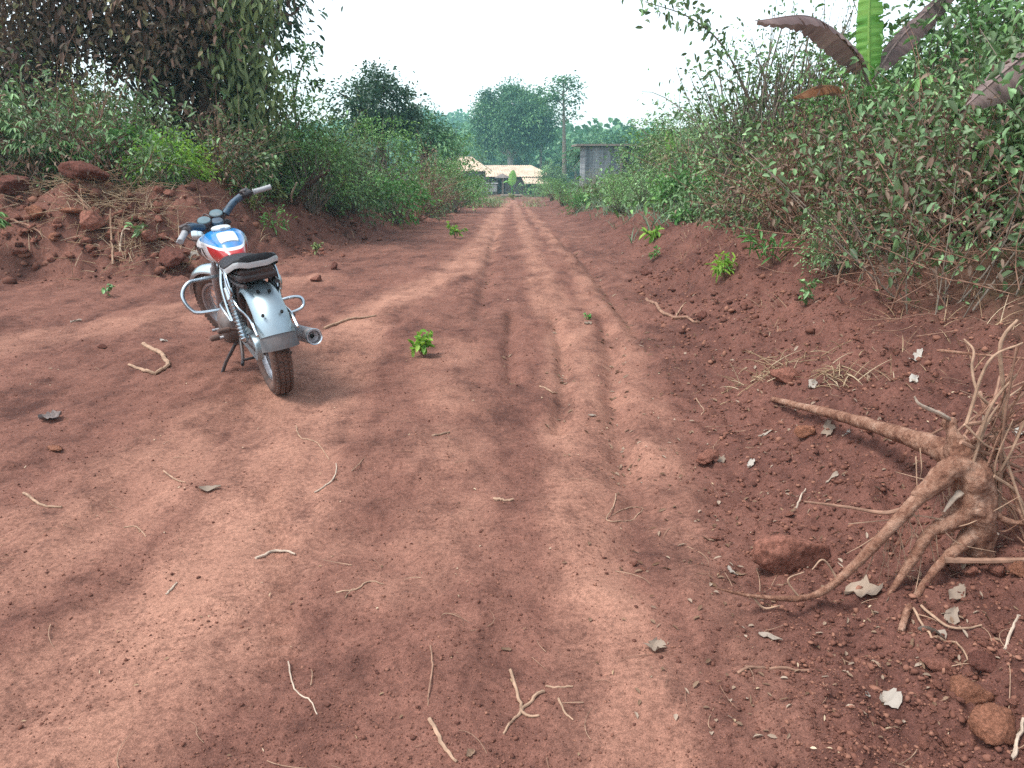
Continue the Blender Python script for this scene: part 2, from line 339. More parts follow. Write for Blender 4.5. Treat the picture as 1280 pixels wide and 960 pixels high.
class Leaves:                                       # many folded pointed leaves, two quads each
    def __init__(s): s.V = []; s.T = []
    def add(s, P, D, N, L, W, tint, fold=.25, droop=.25):
        P = np.asarray(P, float); n = len(P); D = unit(np.asarray(D, float)); N = np.asarray(N, float); S = unit(np.cross(D, N)); N = unit(np.cross(S, D))
        L = np.broadcast_to(L, n)[:, None]; W = np.broadcast_to(W, n)[:, None]; dz = np.array([[0, 0, -1.]]) * L * droop
        B = P; Tp = P + D * L + dz; up = N * W * fold
        c1, c2 = P + D * L * .3 + dz * .12, P + D * L * .68 + dz * .45
        V = np.stack([B, c1 + S * W * .45 + up, c2 + S * W * .42 + up, Tp, c2 - S * W * .42 + up, c1 - S * W * .45 + up], 1)
        s.V.append(V.reshape(-1, 3)); s.T.append(np.repeat(np.clip(np.broadcast_to(tint, n), 0, 1), 6))
    def build(s, name, m, parent=None):
        V = np.concatenate(s.V); T = np.concatenate(s.T); n = len(V) // 6; b = (np.arange(n) * 6)[:, None]
        Q = np.concatenate([b + np.array([[0, 1, 2, 3]]), b + np.array([[0, 3, 4, 5]])]); return mesh_np(name, V, Q, T, m, parent)
class Blades:                                       # arching grass blades / stalks, flat strips with a fold
    def __init__(s): s.V = []; s.Q = []; s.T = []; s.n = 0
    def add(s, P, D, L, W, tint, bend=.6, seg=5):
        P = np.asarray(P, float); n = len(P); D = unit(np.asarray(D, float)); L = np.broadcast_to(L, n); W = np.broadcast_to(W, n); bend = np.broadcast_to(bend, n)
        S = unit(np.cross(D, np.array([[0, 0, 1.]]) + 1e-3)); h = D * np.array([[1, 1, 0]]); V = []
        for k in range(seg + 1):
            t = k / seg; c = P + D * (L * t)[:, None] + unit(h) * (bend * L * t * t * .5)[:, None]; c[:, 2] -= bend * L * t * t * .45
            ww = (W * (1 - t ** 1.6) + .0006)[:, None] * .5; V += [c - S * ww, c + S * ww]
        V = np.stack(V, 1); b = (np.arange(n) * 2 * (seg + 1))[:, None]
        Q = np.concatenate([b + np.array([[2 * k, 2 * k + 1, 2 * k + 3, 2 * k + 2]]) for k in range(seg)]) + s.n
        s.V.append(V.reshape(-1, 3)); s.Q.append(Q); s.T.append(np.repeat(np.broadcast_to(tint, n), 2 * (seg + 1))); s.n += n * 2 * (seg + 1)
    def build(s, name, m, parent=None): return mesh_np(name, np.concatenate(s.V), np.concatenate(s.Q), np.clip(np.concatenate(s.T), 0, 1), m, parent)
def sticks_np(name, A, Bm, C, r, m, parent=None, seg=4, tint=.5, sub=5):   # many thin bent sticks A->B->C in one go
    A, Bm, C = [np.asarray(q, float) for q in (A, Bm, C)]; n = len(A); r = np.broadcast_to(r, n); V = []
    d0 = unit(C - A); u = unit(np.cross(d0, np.array([[.31, .17, .93]]))); q = np.cross(d0, u)
    for k in range(sub + 1):
        t = k / sub; c = A * (1 - t) ** 2 + Bm * 2 * t * (1 - t) + C * t * t; rr = (r * (1 - .65 * t))[:, None]
        for j in range(seg):
            a = 2 * math.pi * j / seg; V.append(c + u * math.cos(a) * rr + q * math.sin(a) * rr)
    V = np.stack(V, 1); b = (np.arange(n) * seg * (sub + 1))[:, None]
    Q = np.concatenate([b + np.array([[k * seg + j, k * seg + (j + 1) % seg, (k + 1) * seg + (j + 1) % seg, (k + 1) * seg + j]]) for k in range(sub) for j in range(seg)])
    return mesh_np(name, V.reshape(-1, 3), Q, np.repeat(np.broadcast_to(tint, n), seg * (sub + 1)), m, parent, smooth=True)
def copy_tree(o, parent=None):
    c = o.copy(); COL.objects.link(c); c.parent = parent
    for ch in list(o.children): copy_tree(ch, c)
    return c

def hill_up(x, y): return 5 + 5 * fbm(x * .006, y * .006, 3) + 9 * np.exp(-((x + 28) / 30) ** 2 - ((y - 330) / 80) ** 2)
# ------------------------------------------------------------------ ground sheet
def ground():
    xs = np.concatenate([-np.geomspace(5.2, 300, 95)[::-1], np.linspace(-5.17, 5.17, 470), np.geomspace(5.2, 300, 95)])
    ys = np.concatenate([np.linspace(-25, .55, 30), .6 * np.exp(np.arange(0, 640) * .0085)]); ys = np.concatenate([ys[ys < 130], np.geomspace(131, 430, 30)])
    X, Y = np.meshgrid(xs, ys); F = fields(X, Y); Z = height(X, Y, True, F)
    far = sstep((Y - 130) / 260); Z = Z + far * hill_up(X, Y) 
    V = np.stack([X, Y, Z], -1).reshape(-1, 3); ny, nx = X.shape
    i = np.arange(ny * nx).reshape(ny, nx); Q = np.stack([i[:-1, :-1], i[:-1, 1:], i[1:, 1:], i[1:, :-1]], -1).reshape(-1, 4)
    o = mesh_np('ground', V, Q, np.zeros(len(V)), M['soil'], smooth=True); me = o.data
    veg = np.maximum(sstep((np.maximum(F[0], F[1]) - 1.0) / 1.3), sstep((Y - 66) / 8) * sstep((np.abs(X + .5) - 1.0) / 1.2))
    for nm, a in (('track', F[2]), ('loose', F[3]), ('veg', veg)):
        q = me.attributes.new(nm, 'FLOAT', 'POINT'); q.data.foreach_set('value', a.ravel().astype(np.float32))
    tag(o, kind='structure'); return o
GROUND = ground()

# ------------------------------------------------------------------ haze: thin damp air between here and the hills
def haze():
    mb = MB(); mb.box((0, 205, 15), (640, 500, 42)); m = bpy.data.materials.new('haze'); m.use_nodes = True; t = m.node_tree; t.nodes.clear()
    o = t.nodes.new('ShaderNodeOutputMaterial'); v = t.nodes.new('ShaderNodeVolumePrincipled'); v.inputs['Color'].default_value = (.45, .90, 1.0, 1); v.inputs['Density'].default_value = .0010
    t.links.new(v.outputs[0], o.inputs['Volume']); m.cycles.homogeneous_volume = True
    ob = mb.build('haze', m, smooth=False); tag(ob, 'pale blue haze lying between the track and the hills', kind='stuff')
haze()

# ------------------------------------------------------------------ plants
def rdir(rng, n): return unit(rng.normal(size=(n, 3)))
def crown_clusters(rng, K, c, rad, lob=.3, low=-.5):
    d = rdir(rng, K * 3); d = d[d[:, 2] > low][:K]; ph = rng.uniform(0, 6.28, 6)
    a = np.arctan2(d[:, 1], d[:, 0]); f = 1 + lob * (np.sin(2 * a + ph[0]) * .5 + np.sin(3 * a + ph[1] + 2 * d[:, 2]) * .5 + .6 * rng.normal(size=len(d)) * .6)
    return np.array(c) + d * np.array(rad) * f[:, None] * (rng.uniform(.25, 1, len(d)) ** .45)[:, None]
def leaf_cloud(rng, lv, C, c0, n, L, W, sig, tmu=.5, tsd=.16, droop=.3, down=.15, jit=.8):
    k = rng.randint(0, len(C), n); ct = rng.normal(tmu, tsd, len(C)); cs = sig * rng.uniform(.6, 1.35, len(C))
    P = C[k] + rng.normal(size=(n, 3)) * cs[k][:, None] * np.array([1, 1, .75])
    D = unit(P - np.array(c0)) + rng.normal(size=(n, 3)) * jit - np.array([0, 0, down]); N = rng.normal(size=(n, 3)) * .6 + np.array([0, 0, 1])
    s = rng.uniform(.6, 1.25, n); lv.add(P, D, N, L * s, W * s * rng.uniform(.8, 1.2, n), ct[k] + rng.normal(0, .12, n), droop=droop)
def stems_to(rng, C, r0, r1, base_r=.06, z0_=0.0, bend=.3):
    A = np.stack([rng.normal(0, base_r, len(C)), rng.normal(0, base_r, len(C)), np.full(len(C), z0_)], 1)
    B = (A + C) / 2 + rng.normal(size=C.shape) * bend * np.linalg.norm(C, axis=1)[:, None] * .3 + np.array([0, 0, .15]) * C[:, 2:3]
    return A, B, C, rng.uniform(r1, r0, len(C))
def proto_bush(name, seed, h, r, n, L, W, m, K=38, sig=.16, bm='bark_grey', low=-.85, extra=20, tmu=.5, down=.15, droop=.3, lob=.3):
    rng = np.random.RandomState(seed); root = empty(name); lv = Leaves()
    C = crown_clusters(rng, K, (0, 0, h * .52), (r, r, h * .48), lob, low); C[:, 2] = np.clip(C[:, 2], h * .06, 9)
    leaf_cloud(rng, lv, C, (0, 0, h * .4), n, L, W, sig, tmu, down=down, droop=droop)
    A, B, Cc, rr = stems_to(rng, C, .011 * h, .004 * h)
    k = rng.randint(0, len(C), extra); e = C[k] + rng.normal(size=(extra, 3)) * r * .45 + np.array([0, 0, r * .25])
    sticks_np('stem', np.concatenate([A, C[k] * .6]), np.concatenate([B, (C[k] + e) / 2]), np.concatenate([Cc, e]), np.concatenate([rr, np.full(extra, .0035 * h)]), M[bm], root)
    lv.build('foliage', M[m], root); return root
def proto_cassava(name, seed, h, m='green', heads=7, bm='stick_red'):
    rng = np.random.RandomState(seed); root = empty(name); lv = Leaves(); A, B, C, rr = [], [], [], []
    for i in range(heads):
        a = rng.uniform(0, 6.28); top = np.array([math.cos(a) * h * .33 * rng.uniform(.2, 1), math.sin(a) * h * .33 * rng.uniform(.2, 1), h * rng.uniform(.6, .95)])
        A.append((0, 0, 0)); B.append(top * .5 + np.array([0, 0, h * .1])); C.append(top); rr.append(.012)
        for j in range(9):
            b = rng.uniform(0, 6.28); el = rng.uniform(-.1, .9); q = top - np.array([0, 0, .05 * h * (j % 3)]); pl = rng.uniform(.10, .2) * min(1.6, h)
            e = q + pl * np.array([math.cos(b) * math.cos(el), math.sin(b) * math.cos(el), math.sin(el)])
            A.append(q); B.append((q + e) / 2 + np.array([0, 0, .02])); C.append(e); rr.append(.003)
            n = 6; aa = b + np.linspace(-1.9, 1.9, n); D = np.stack([np.cos(aa), np.sin(aa), np.full(n, -.35)], 1)
            lv.add(np.repeat(e[None], n, 0), D, np.tile([0, 0, 1.], (n, 1)), (.15 - .035 * np.abs(np.linspace(-1, 1, n))) * rng.uniform(.8, 1.2), .042, rng.normal(.55, .13) + rng.normal(0, .06, n), droop=.45)
    sticks_np('stem', A, B, C, rr, M[bm], root); lv.build('foliage', M[m], root); return root
def proto_tree(name, seed, h, crown_c, rad, n, L, W, m, K=70, sig=.5, tr=.2, bm='bark_grey', trunk=True, low=-.6, lob=.35, lean=(0, 0), forks=5, tmu=.5):
    rng = np.random.RandomState(seed); root = empty(name); lv = Leaves(); C = crown_clusters(rng, K, crown_c, rad, lob, low)
    leaf_cloud(rng, lv, C, crown_c, n, L, W, sig, tmu, tsd=.2); mb = MB(); f0 = Vector((lean[0], lean[1], crown_c[2] - rad[2] * .75))
    mb.tube([(0, 0, -.4), (f0.x * .3, f0.y * .3, f0.z * .5), f0], [tr * 1.25, tr, tr * .85], 9, n=4, wob=.2)
    for i in range(forks):
        e = Vector(C[rng.randint(len(C))]); e2 = f0.lerp(e, .55) + Vector(rng.normal(size=3) * rad[0] * .08) + Vector((0, 0, rad[2] * .12))
        mb.tube([f0 - Vector((0, 0, .2)), e2, e], [tr * .6, tr * .35, tr * .1], 6, n=3, wob=.2)
    mb.build('trunk', M[bm], root)
    k = min(len(C), 45); A = np.tile(np.array(f0), (k, 1)); Cc = C[:k]; sticks_np('branch', A, (A + Cc) / 2 + rng.normal(size=(k, 3)) * rad[0] * .15, Cc, tr * .14, M[bm], root)
    lv.build('crown', M[m], root); return root
def put(root, x, y, s=1.0, rz=0.0, dz=-.03, label=None, cat=None, group=None):
    root.location = (x, y, Hh(x, y) + dz); root.rotation_euler = (0, 0, rz); root.scale = (s, s, s); return tag(root, label, cat, group)

# tangled growth that nobody could count: one mass per side and kind
def thicket(name, label, seed, pts, hts, lpp, L, W, m, bm, Yscale=True, tmu=.5, sig=.12, lean=.35, r=.006, t0=.25, droop=.3):
    rng = np.random.RandomState(seed); lv = Leaves(); pts = np.asarray(pts); n = len(pts); Z = height(pts[:, 0], pts[:, 1]) - .03
    A = np.column_stack([pts, Z]); dirn = rng.normal(size=(n, 2)) * lean; h = np.asarray(hts)
    C = A + np.column_stack([dirn * h[:, None], h]); B = (A + C) / 2 + np.column_stack([rng.normal(size=(n, 2)) * .12 * h[:, None], h * .12])
    st = np.column_stack([np.clip(pts[:, 1] / 9, 1, 3.2)])[:, 0] if Yscale else np.ones(n)
    cnt = np.maximum(4, (lpp * rng.uniform(.5, 1.4, n) * h / st ** 1.55).astype(int)); k = np.repeat(np.arange(n), cnt); t = rng.uniform(t0, 1.0, len(k)) ** .8
    P = (A[k] * ((1 - t) ** 2)[:, None] + B[k] * (2 * t * (1 - t))[:, None] + C[k] * (t * t)[:, None]) + rng.normal(size=(len(k), 3)) * (sig * st[k])[:, None]
    P[:, 2] = np.maximum(P[:, 2], Z[k] + .03)
    D = rng.normal(size=(len(k), 3)) + np.array([0, -.25, -.2]); N = rng.normal(size=(len(k), 3)) * .6 + np.array([0, -.2, 1]); s = rng.uniform(.55, 1.3, len(k)) * st[k]
    ct = rng.normal(tmu, .15, n); big = .22 * fbm(P[:, 0] * .9, P[:, 1] * .9 + P[:, 2], 2)
    lv.add(P, D, N, L * s, W * s, ct[k] + rng.normal(0, .12, len(k)) + big, droop=droop); o = lv.build(name, M[m]); tag(o, label, kind='stuff')
    q = sticks_np(name + '_stalks', A, B, C, r * st ** .5 * rng.uniform(.5, 1.2, n), M[bm]); tag(q, 'bare stalks inside the ' + name.replace('_', ' '), kind='stuff'); return o
def region(seed, n, xr, yr, cond, ypow=1.0):
    rng = np.random.RandomState(seed); out = []
    while len(out) < n:
        x = rng.uniform(*xr, 4000); y = yr[0] + (yr[1] - yr[0]) * rng.uniform(0, 1, 4000) ** ypow; sl = poly_sd(x, y, LEFT); sr = poly_sd(x, y, RIGHT)
        k = cond(x, y, sl, sr); out += list(zip(x[k], y[k]))
    return np.array(out[:n])
rg = np.random.RandomState(11)
p = region(1, 620, (-16, -1), (9.5, 30), lambda x, y, a, b: (a > 1.25) & (a < 7) & (x < -.18 * y) & (x > -.8 * y - 2), 1.4)
thicket('undergrowth', 'tangled green and grey undergrowth covering the bank behind the motorcycle', 3, p, rg.uniform(.5, 1.5, 620) * np.clip(.55 + .2 * np.array(poly_sd(p[:, 0], p[:, 1], LEFT)), .5, 1.05), 66, .078, .03, 'teal', 'bark_grey')
p = region(2, 220, (-16, -1), (9.2, 26), lambda x, y, a, b: (a > 1.1) & (a < 3.5) & (x > -.8 * y - 2), 1.2)
thicket('dry_undergrowth', 'withered brown weeds along the foot of the bank behind the motorcycle', 5, p, rg.uniform(.3, .8, 220), 46, .06, .026, 'brown', 'stick_red', lean=.5)
p = region(4, 640, (.5, 10), (4.0, 12), lambda x, y, a, b: (b > 1.25 + .55 * (y < 7.5)) & (b < 5.5) & (x < .78 * y + 1.2) & (x > .30 * y - .4), 1.2)
thicket('undergrowth', 'dense green undergrowth on the bank above the uprooted stump', 7, p, rg.uniform(.6, 1.35, 640) * np.clip(.5 + .25 * poly_sd(p[:, 0], p[:, 1], RIGHT), .6, 1.3), 66, .078, .037, 'teal', 'bark_grey', tmu=.43)
p = region(6, 420, (.5, 9), (3.9, 11), lambda x, y, a, b: (b > 1.05) & (b < 2.9) & (x < .78 * y + 1.2) & (x > .26 * y), 1.1)
thicket('dry_brush', 'brown withered brush and bare stalks on the bank above the uprooted stump', 9, p, rg.uniform(.35, .9, 420), 46, .044, .019, 'brown', 'stick_red', lean=.6)
p = region(16, 300, (.5, 9), (3.9, 10), lambda x, y, a, b: (b > 1.15) & (b < 2.6) & (x < .78 * y + 1.2) & (x > .3 * y), 1.1)
thicket('undergrowth', 'small leafed green creepers threading through the brown brush above the stump', 10, p, rg.uniform(.3, .95, 300), 48, .06, .03, 'teal', 'bark_grey', lean=.6, tmu=.42)
p = region(8, 520, (.8, 20), (11, 42), lambda x, y, a, b: (b > .9) & (b < 9) & (x < .45 * y + 2) & (x > .04 * y), 1.3)
thicket('undergrowth', 'leafy green undergrowth beside the far half of the track below the block building', 13, p, rg.uniform(.35, .8, 520) * np.clip(.6 + .16 * poly_sd(p[:, 0], p[:, 1], RIGHT), .6, 1.6) * np.interp(p[:, 0] / p[:, 1], [.0, .10, .17, .25], [.5, .5, .7, 1]), 80, .085, .04, 'green', 'bark_grey')
p = region(10, 260, (-14, 16), (66, 94), lambda x, y, a, b: (np.abs(x + .8) > 1.5))
thicket('undergrowth', 'low green weeds around the tin roofed houses at the end of the track', 15, p, rg.uniform(.5, 1.3, 260), 60, .09, .045, 'green', 'bark_grey')
def brush_sticks(name, label, seed, pts, L, r, m, up=.5):
    rng = np.random.RandomState(seed); pts = np.asarray(pts); n = len(pts); A = np.column_stack([pts, height(pts[:, 0], pts[:, 1]) + rng.uniform(0, .35, n)])
    d = rng.normal(size=(n, 3)) * np.array([1, 1, up]); d[:, 2] = np.abs(d[:, 2]) * .8; l = rng.uniform(*L, n)[:, None]; C = A + unit(d) * l; B = (A + C) / 2 + rng.normal(size=(n, 3)) * l * .13
    o = sticks_np(name, A, B, C, rng.uniform(.4, 1.2, n) * r, M[m]); tag(o, label, kind='stuff')
p = region(12, 460, (.5, 8), (3.6, 9), lambda x, y, a, b: (b > .85) & (b < 2.6) & (x < .78 * y + 1) & (x > .2 * y))
brush_sticks('dry_twigs', 'tangle of thin dry twigs under the brush above the uprooted stump', 21, p, (.2, .9), .0036, 'stick_red')
p = region(13, 220, (-12, -1), (9, 20), lambda x, y, a, b: (a > .3) & (a < 2.6) & (x > -.75 * y - 1))
brush_sticks('dry_twigs', 'thin dry twigs lying over the bank behind the motorcycle', 22, p, (.2, .9), .005, 'stick_red')
p = region(14, 330, (-14, -1), (9.2, 34), lambda x, y, a, b: (a > .75) & (a < 1.9) & (x > -.36 * y) & (x < -.10 * y), 1.3)
thicket('ground_cover', 'low leafy weeds along the foot of the shrub bank past the motorcycle', 23, p, rg.uniform(.15, .5, 330), 110, .07, .034, 'green', 'bark_grey', t0=.1, sig=.10)
p = region(15, 420, (.6, 12), (3.8, 36), lambda x, y, a, b: (b > .95) & (b < 2.0) & (x < .3 * y), 1.3)
thicket('ground_cover', 'low leafy weeds along the foot of the brush and the far verge', 24, p, rg.uniform(.12, .42, 420), 110, .06, .03, 'teal', 'bark_grey', t0=.1, sig=.09)
# long grass
def grass(name, label, seed, pts, L, W, bend, m, upr=.8):
    rng = np.random.RandomState(seed); pts = np.asarray(pts); n = len(pts); P = np.column_stack([pts, height(pts[:, 0], pts[:, 1]) - .01]); D = rng.normal(size=(n, 3)) * .45; D[:, 2] = upr
    b = Blades(); b.add(P, D, rng.uniform(*L, n), W * rng.uniform(.6, 1.2, n), rng.normal(.5, .2, n), rng.uniform(*bend, n)); tag(b.build(name, M[m]), label, kind='stuff')
def tufts(seed, C, per, sd):
    rng = np.random.RandomState(seed); C = np.asarray(C); k = np.repeat(np.arange(len(C)), per); return C[k] + rng.normal(size=(len(k), 2)) * sd
gl = region(30, 26, (-14, -5), (10, 13.5), lambda x, y, a, b: (a > 1.6) & (x > -.76 * y - 1) & (x < -.46 * y))
grass('tall_grass', 'tall arching blue green grass on the bank below the brown leafed tree', 31, tufts(31, gl, 60, .16), (.9, 1.9), .014, (.4, 1.0), 'grass')
gl = region(32, 46, (-9, -1), (11.5, 30), lambda x, y, a, b: (a > .9) & (a < 3) & (x > -.36 * y) , 1.3)
grass('long_grass', 'pale green long grass mixed into the shrubs along the bank past the motorcycle', 33, tufts(33, gl, 50, .18), (.5, 1.15), .016, (.4, 1.0), 'grass')
gl = region(34, 40, (.8, 8), (12, 34), lambda x, y, a, b: (b > .7) & (b < 3.2) & (x < .3 * y), 1.2)
grass('long_grass', 'fresh green grass edging the far verge across from the shrubs', 35, tufts(35, gl, 60, .25), (.25, .6), .018, (.4, 1.0), 'grass')
gl = region(41, 30, (-2.2, 1.6), (30, 66), lambda x, y, a, b: (np.abs(x - .1) > .75) & (a < 1) & (b < 1))
grass('weeds', 'low weeds creeping over both sides of the track where it nears the houses', 42, tufts(41, gl, 40, .3), (.15, .5), .025, (.4, 1.0), 'olive')
gl = region(36, 60, (-9, -.8), (9.0, 24), lambda x, y, a, b: (a > .25) & (a < 1.6) & (x > -.7 * y), 1.3)
grass('dry_grass', 'straw coloured dry grass scattered over the earth bank', 37, tufts(37, gl, 16, .14), (.15, .45), .007, (.5, 1.4), 'straw', .45)
gl = region(38, 42, (.8, 6), (3.4, 12), lambda x, y, a, b: (b > .55) & (b < 1.6) & (x < .75 * y), 1.1)
grass('dry_grass', 'straw coloured dry grass at the foot of the brush', 39, tufts(39, gl, 16, .1), (.08, .25), .004, (.3, .9), 'straw', .45)

# shrubs: prototypes first, then copies with labels of their own
PB = {
 'teal': proto_bush('shrub', 41, 1.5, .75, 2300, .066, .028, 'teal'),
 'green': proto_bush('shrub', 42, 1.5, .8, 2500, .062, .027, 'green'),
 'olive': proto_bush('shrub', 43, 1.4, .75, 1800, .06, .023, 'olive', bm='stick_red'),
 'brown': proto_bush('dry_shrub', 44, 1.2, .7, 700, .065, .028, 'brown', bm='stick_red', extra=70),
 'broad': proto_bush('broadleaf_shrub', 45, 1.2, .6, 700, .12, .06, 'teal', K=26, droop=.4),
 'lime': proto_bush('lime_bush', 46, 1.0, .55, 1500, .085, .032, 'lime', K=40, lob=.2),
 'fresh': proto_bush('leafy_shrub', 47, 1.0, .6, 1100, .09, .045, 'fresh'),
 'tall': proto_bush('leafy_sapling', 48, 2.4, .65, 800, .066, .03, 'teal', K=44, sig=.13, extra=50, low=-.3),
 'cassava': proto_cassava('cassava_plant', 49, 1.3, 'teal'),
 'cassava2': proto_cassava('cassava_plant', 50, 1.0, 'green', heads=5),
}
USED = set()
def shrub(kind, px, Y, s, label, cat='shrub', group=None, rz=None):
    o = PB[kind]; 
    if kind in USED: o = copy_tree(o)
    USED.add(kind); x = xat(px, Y); put(o, x, Y, s, (px * 1.7 + Y) % 6.28 if rz is None else rz, label=label, cat=cat, group=group); return o
for a in [
 # bank behind the motorcycle
 ('green', 25, 14.5, 1.6, 'tall dark shrub behind the tall grass at the picture edge'),
 ('teal', 100, 14.8, 1.3, 'grey green shrub under the gap of sky in the tree'),
 ('cassava', 18, 11.0, .95, 'drooping broad fingered plant at the corner of the bank under the tall grass', 'plant'),
 ('cassava', 62, 10.6, .75, 'pale fingered plant just above the heap of red earth', 'plant'),
 ('cassava2', 95, 10.9, .8, 'small fingered plant between the tall grass and the lime bush', 'plant'),
 ('brown', 118, 11.2, 1.2, 'withered brown shrub below the gap of sky in the tree'),
 ('olive', 150, 12.2, 1.1, 'olive shrub standing just behind the lime bush'),
 ('lime', 221, 11.0, .82, 'bright lime green rounded bush under the brown leafed tree', 'bush'),
 ('fresh', 176, 11.5, .8, 'fresh green loose shrub leaning against the lime bush'),
 ('teal', 206, 10.7, .45, 'low blue green shrub at the foot of the lime bush'),
 ('brown', 285, 11.8, .9, 'brown shrub under the hanging curtain of the brown leafed tree'),
 ('broad', 308, 12.0, .8, 'dark broad leafed shrub below the hanging curtain of leaves'),
 ('green', 340, 14.2, 1.35, 'tall green shrub at the edge of the dark green tree', 'shrub'),
 ('olive', 372, 14.8, 1.4, 'yellowish green shrub above the forked dead branch'),
 ('teal', 410, 15.0, 1.2, 'grey green shrub between the yellowish shrub and the dark round tree'),
 ('green', 392, 13.4, .9, 'low green shrub right behind the forked dead branch'),
 ('teal', 440, 15.8, 1.05, 'blue green bushy shrub in front of the dark round tree'),
 ('fresh', 497, 18.2, 1.1, 'bright green leafy shrub low on the bank under the dark round tree'),
 ('brown', 520, 21.0, 1.4, 'brownish grey twiggy shrub past the bright green one'),
 ('green', 470, 19.5, 1.35, 'green shrub directly under the dark round tree'),
 ('olive', 546, 25.5, 1.25, 'olive shrub just before the roof of the small house'),
 ('green', 566, 29, 1.3, 'last green shrub on the bank before the small house'),
 ('teal', 535, 23.5, .95, 'small grey green shrub at the foot of the brownish twiggy shrub'),
 ('fresh', 563, 36, 2.1, 'broad leafed bright shrub touching the corner of the small house roof'),
 ('green', 556, 44, 2.3, 'tall green shrub hiding the outer end of the small house'),
 ('olive', 596, 48, .9, 'low weedy shrub at the bend where the track reaches the houses'),
 ('green', 585, 40, 1.0, 'green shrub overhanging the far end of the track from the bank'),
 ('green', 690, 46, .9, 'low green shrub before the porch of the long house'),
 ('teal', 680, 60, .9, 'grey green shrub in front of the porch posts'),
 ('olive', 742, 40, 1.0, 'yellow green shrub covering the foot of the block wall'),
 ('green', 790, 36, .8, 'green shrub at the far corner of the block wall'),
 # along the far verge on the other side
 ('green', 704, 34, .8, 'green shrub at the corner of the long tin roof'),
 ('fresh', 722, 26, .7, 'fresh green weed clump where the verge meets the track', 'shrub'),
 ('olive', 770, 33, .85, 'dark olive shrub growing against the block wall'),
 ('brown', 742, 29, .65, 'purplish dry shrub below the block wall'),
 ('teal', 818, 27, 1.6, 'large grey green shrub hiding the end of the block building'),
 ('green', 835, 24, 1.7, 'green shrub behind the small banana plant'),
 ('olive', 868, 20, 1.7, 'yellowish shrub between the small banana plant and the thicket'),
 ('teal', 805, 16.5, .7, 'low blue green shrub on the verge under the small banana plant'),
 ('fresh', 850, 14.5, .8, 'leafy bright shrub by the two seedlings on the verge'),
 ('green', 772, 19, .65, 'low leafy green shrub nearest the track on the verge'),
 ('fresh', 905, 12.6, .75, 'bright leafy shrub at the foot of the bare stemmed thicket'),
 ('teal', 893, 14.5, 1.35, 'blue green shrub behind the bare stemmed thicket'),
 # thicket and bank above the stump
 ('tall', 925, 9.6, .95, 'tall bare stemmed sapling at the outer edge of the thicket', 'sapling'),
 ('tall', 962, 9.0, .9, 'tall leafy sapling in the middle of the bare stemmed thicket', 'sapling'),
 ('tall', 1003, 9.3, .85, 'leafy sapling under the withered banana leaf', 'sapling'),
 ('olive', 1012, 7.6, .9, 'olive shrub with yellowing leaves below the orange banana leaf'),
 ('green', 1062, 7.6, .95, 'green shrub crowding the foot of the banana plant'),
 ('cassava', 1108, 6.9, 1.0, 'grey green fingered plant in front of the banana plant', 'plant'),
 ('cassava2', 1150, 7.0, 1.25, 'leafy fingered plant on the bank beside the banana plant', 'plant'),
 ('teal', 1165, 8.2, 1.35, 'grey green shrub behind the fingered plants'),
 ('green', 1225, 8.4, 1.5, 'tall green shrub below the second brown banana leaf'),
 ('teal', 1275, 7.8, 1.55, 'tall blue green shrub at the top corner of the bank'),
 ('brown', 1235, 6.6, .9, 'dark brown withered shrub under the wide banana leaf'),
 ('brown', 1090, 6.2, 1.0, 'reddish brown withered shrub below the fingered plants'),
 ('broad', 1205, 5.5, .62, 'pale broad leafed shrub alone in the brown brush'),
 ('broad', 1150, 5.7, .5, 'low grey green shrub beside the pale broad leafed one'),
 ('brown', 1010, 6.9, .9, 'leafless looking brown shrub below the saplings'),
 ('green', 1268, 5.2, .6, 'leafy green shrub low on the bank at the edge of the brush'),
 ('brown', 1165, 5.2, .75, 'dry brown shrub just above the crest of loose earth'),
 ('teal', 1045, 5.6, .38, 'tiny grey green shrub at the foot of the brown brush'),
]: shrub(*a)

# saplings' arching leafy branch against the sky, and bare stems
def leafy_branch(name, label, pts, r, seed, n, L, W, m='teal', spread=.10, cat='branch'):
    rng = np.random.RandomState(seed); root = empty(name, pts[0]); mb = MB(); c = catmull(pts, 8); o0 = Vector(pts[0]); q = [p_ - o0 for p_ in c]
    mb.tube(q, [r, r * .6, r * .25], 6); lv = Leaves(); k = rng.randint(int(len(q) * .25), len(q), n); P = np.array([q[i] for i in k]) + rng.normal(size=(n, 3)) * spread
    lv.add(P, rng.normal(size=(n, 3)) + np.array([0, 0, -.3]), rng.normal(size=(n, 3)) + np.array([0, 0, .5]), L * rng.uniform(.6, 1.3, n), W, rng.normal(.4, .2, n))
    mb.build('stem', M['bark_grey'], root); lv.build('foliage', M[m], root); return tag(root, label, cat)
def bankp(px, Y): x = xat(px, Y); return Vector((x, Y, Hh(x, Y) - .05))
leafy_branch('arching_sapling', 'long thin sapling arching up against the white sky', [bankp(1000, 9.2), atd(945, 140, 9.1), atd(905, 60, 9.0), atd(862, 22, 8.9), atd(806, 2, 8.8)], .016, 61, 230, .085, .04, cat='sapling')
leafy_branch('arching_sapling', 'sparse sapling with small dark leaves leaning out over the verge', [bankp(960, 10), atd(915, 190, 9.9), atd(885, 120, 9.8), atd(868, 85, 9.7)], .013, 62, 110, .085, .04, spread=.16, cat='sapling')
leafy_branch('arching_sapling', 'thin upright twig crossing the withered banana leaf', [bankp(962, 8.4), atd(952, 150, 8.4), atd(962, 70, 8.4), atd(972, -10, 8.4)], .008, 63, 60, .06, .03, spread=.12, cat='sapling')
def bare(name, label, pts, r, m='stick_red', cat='stem', n=6, wob=.1):
    mb = MB(); mb.tube(pts, r, 7, n=n, wob=wob); return tag(mb.build(name, M[m]), label, cat)
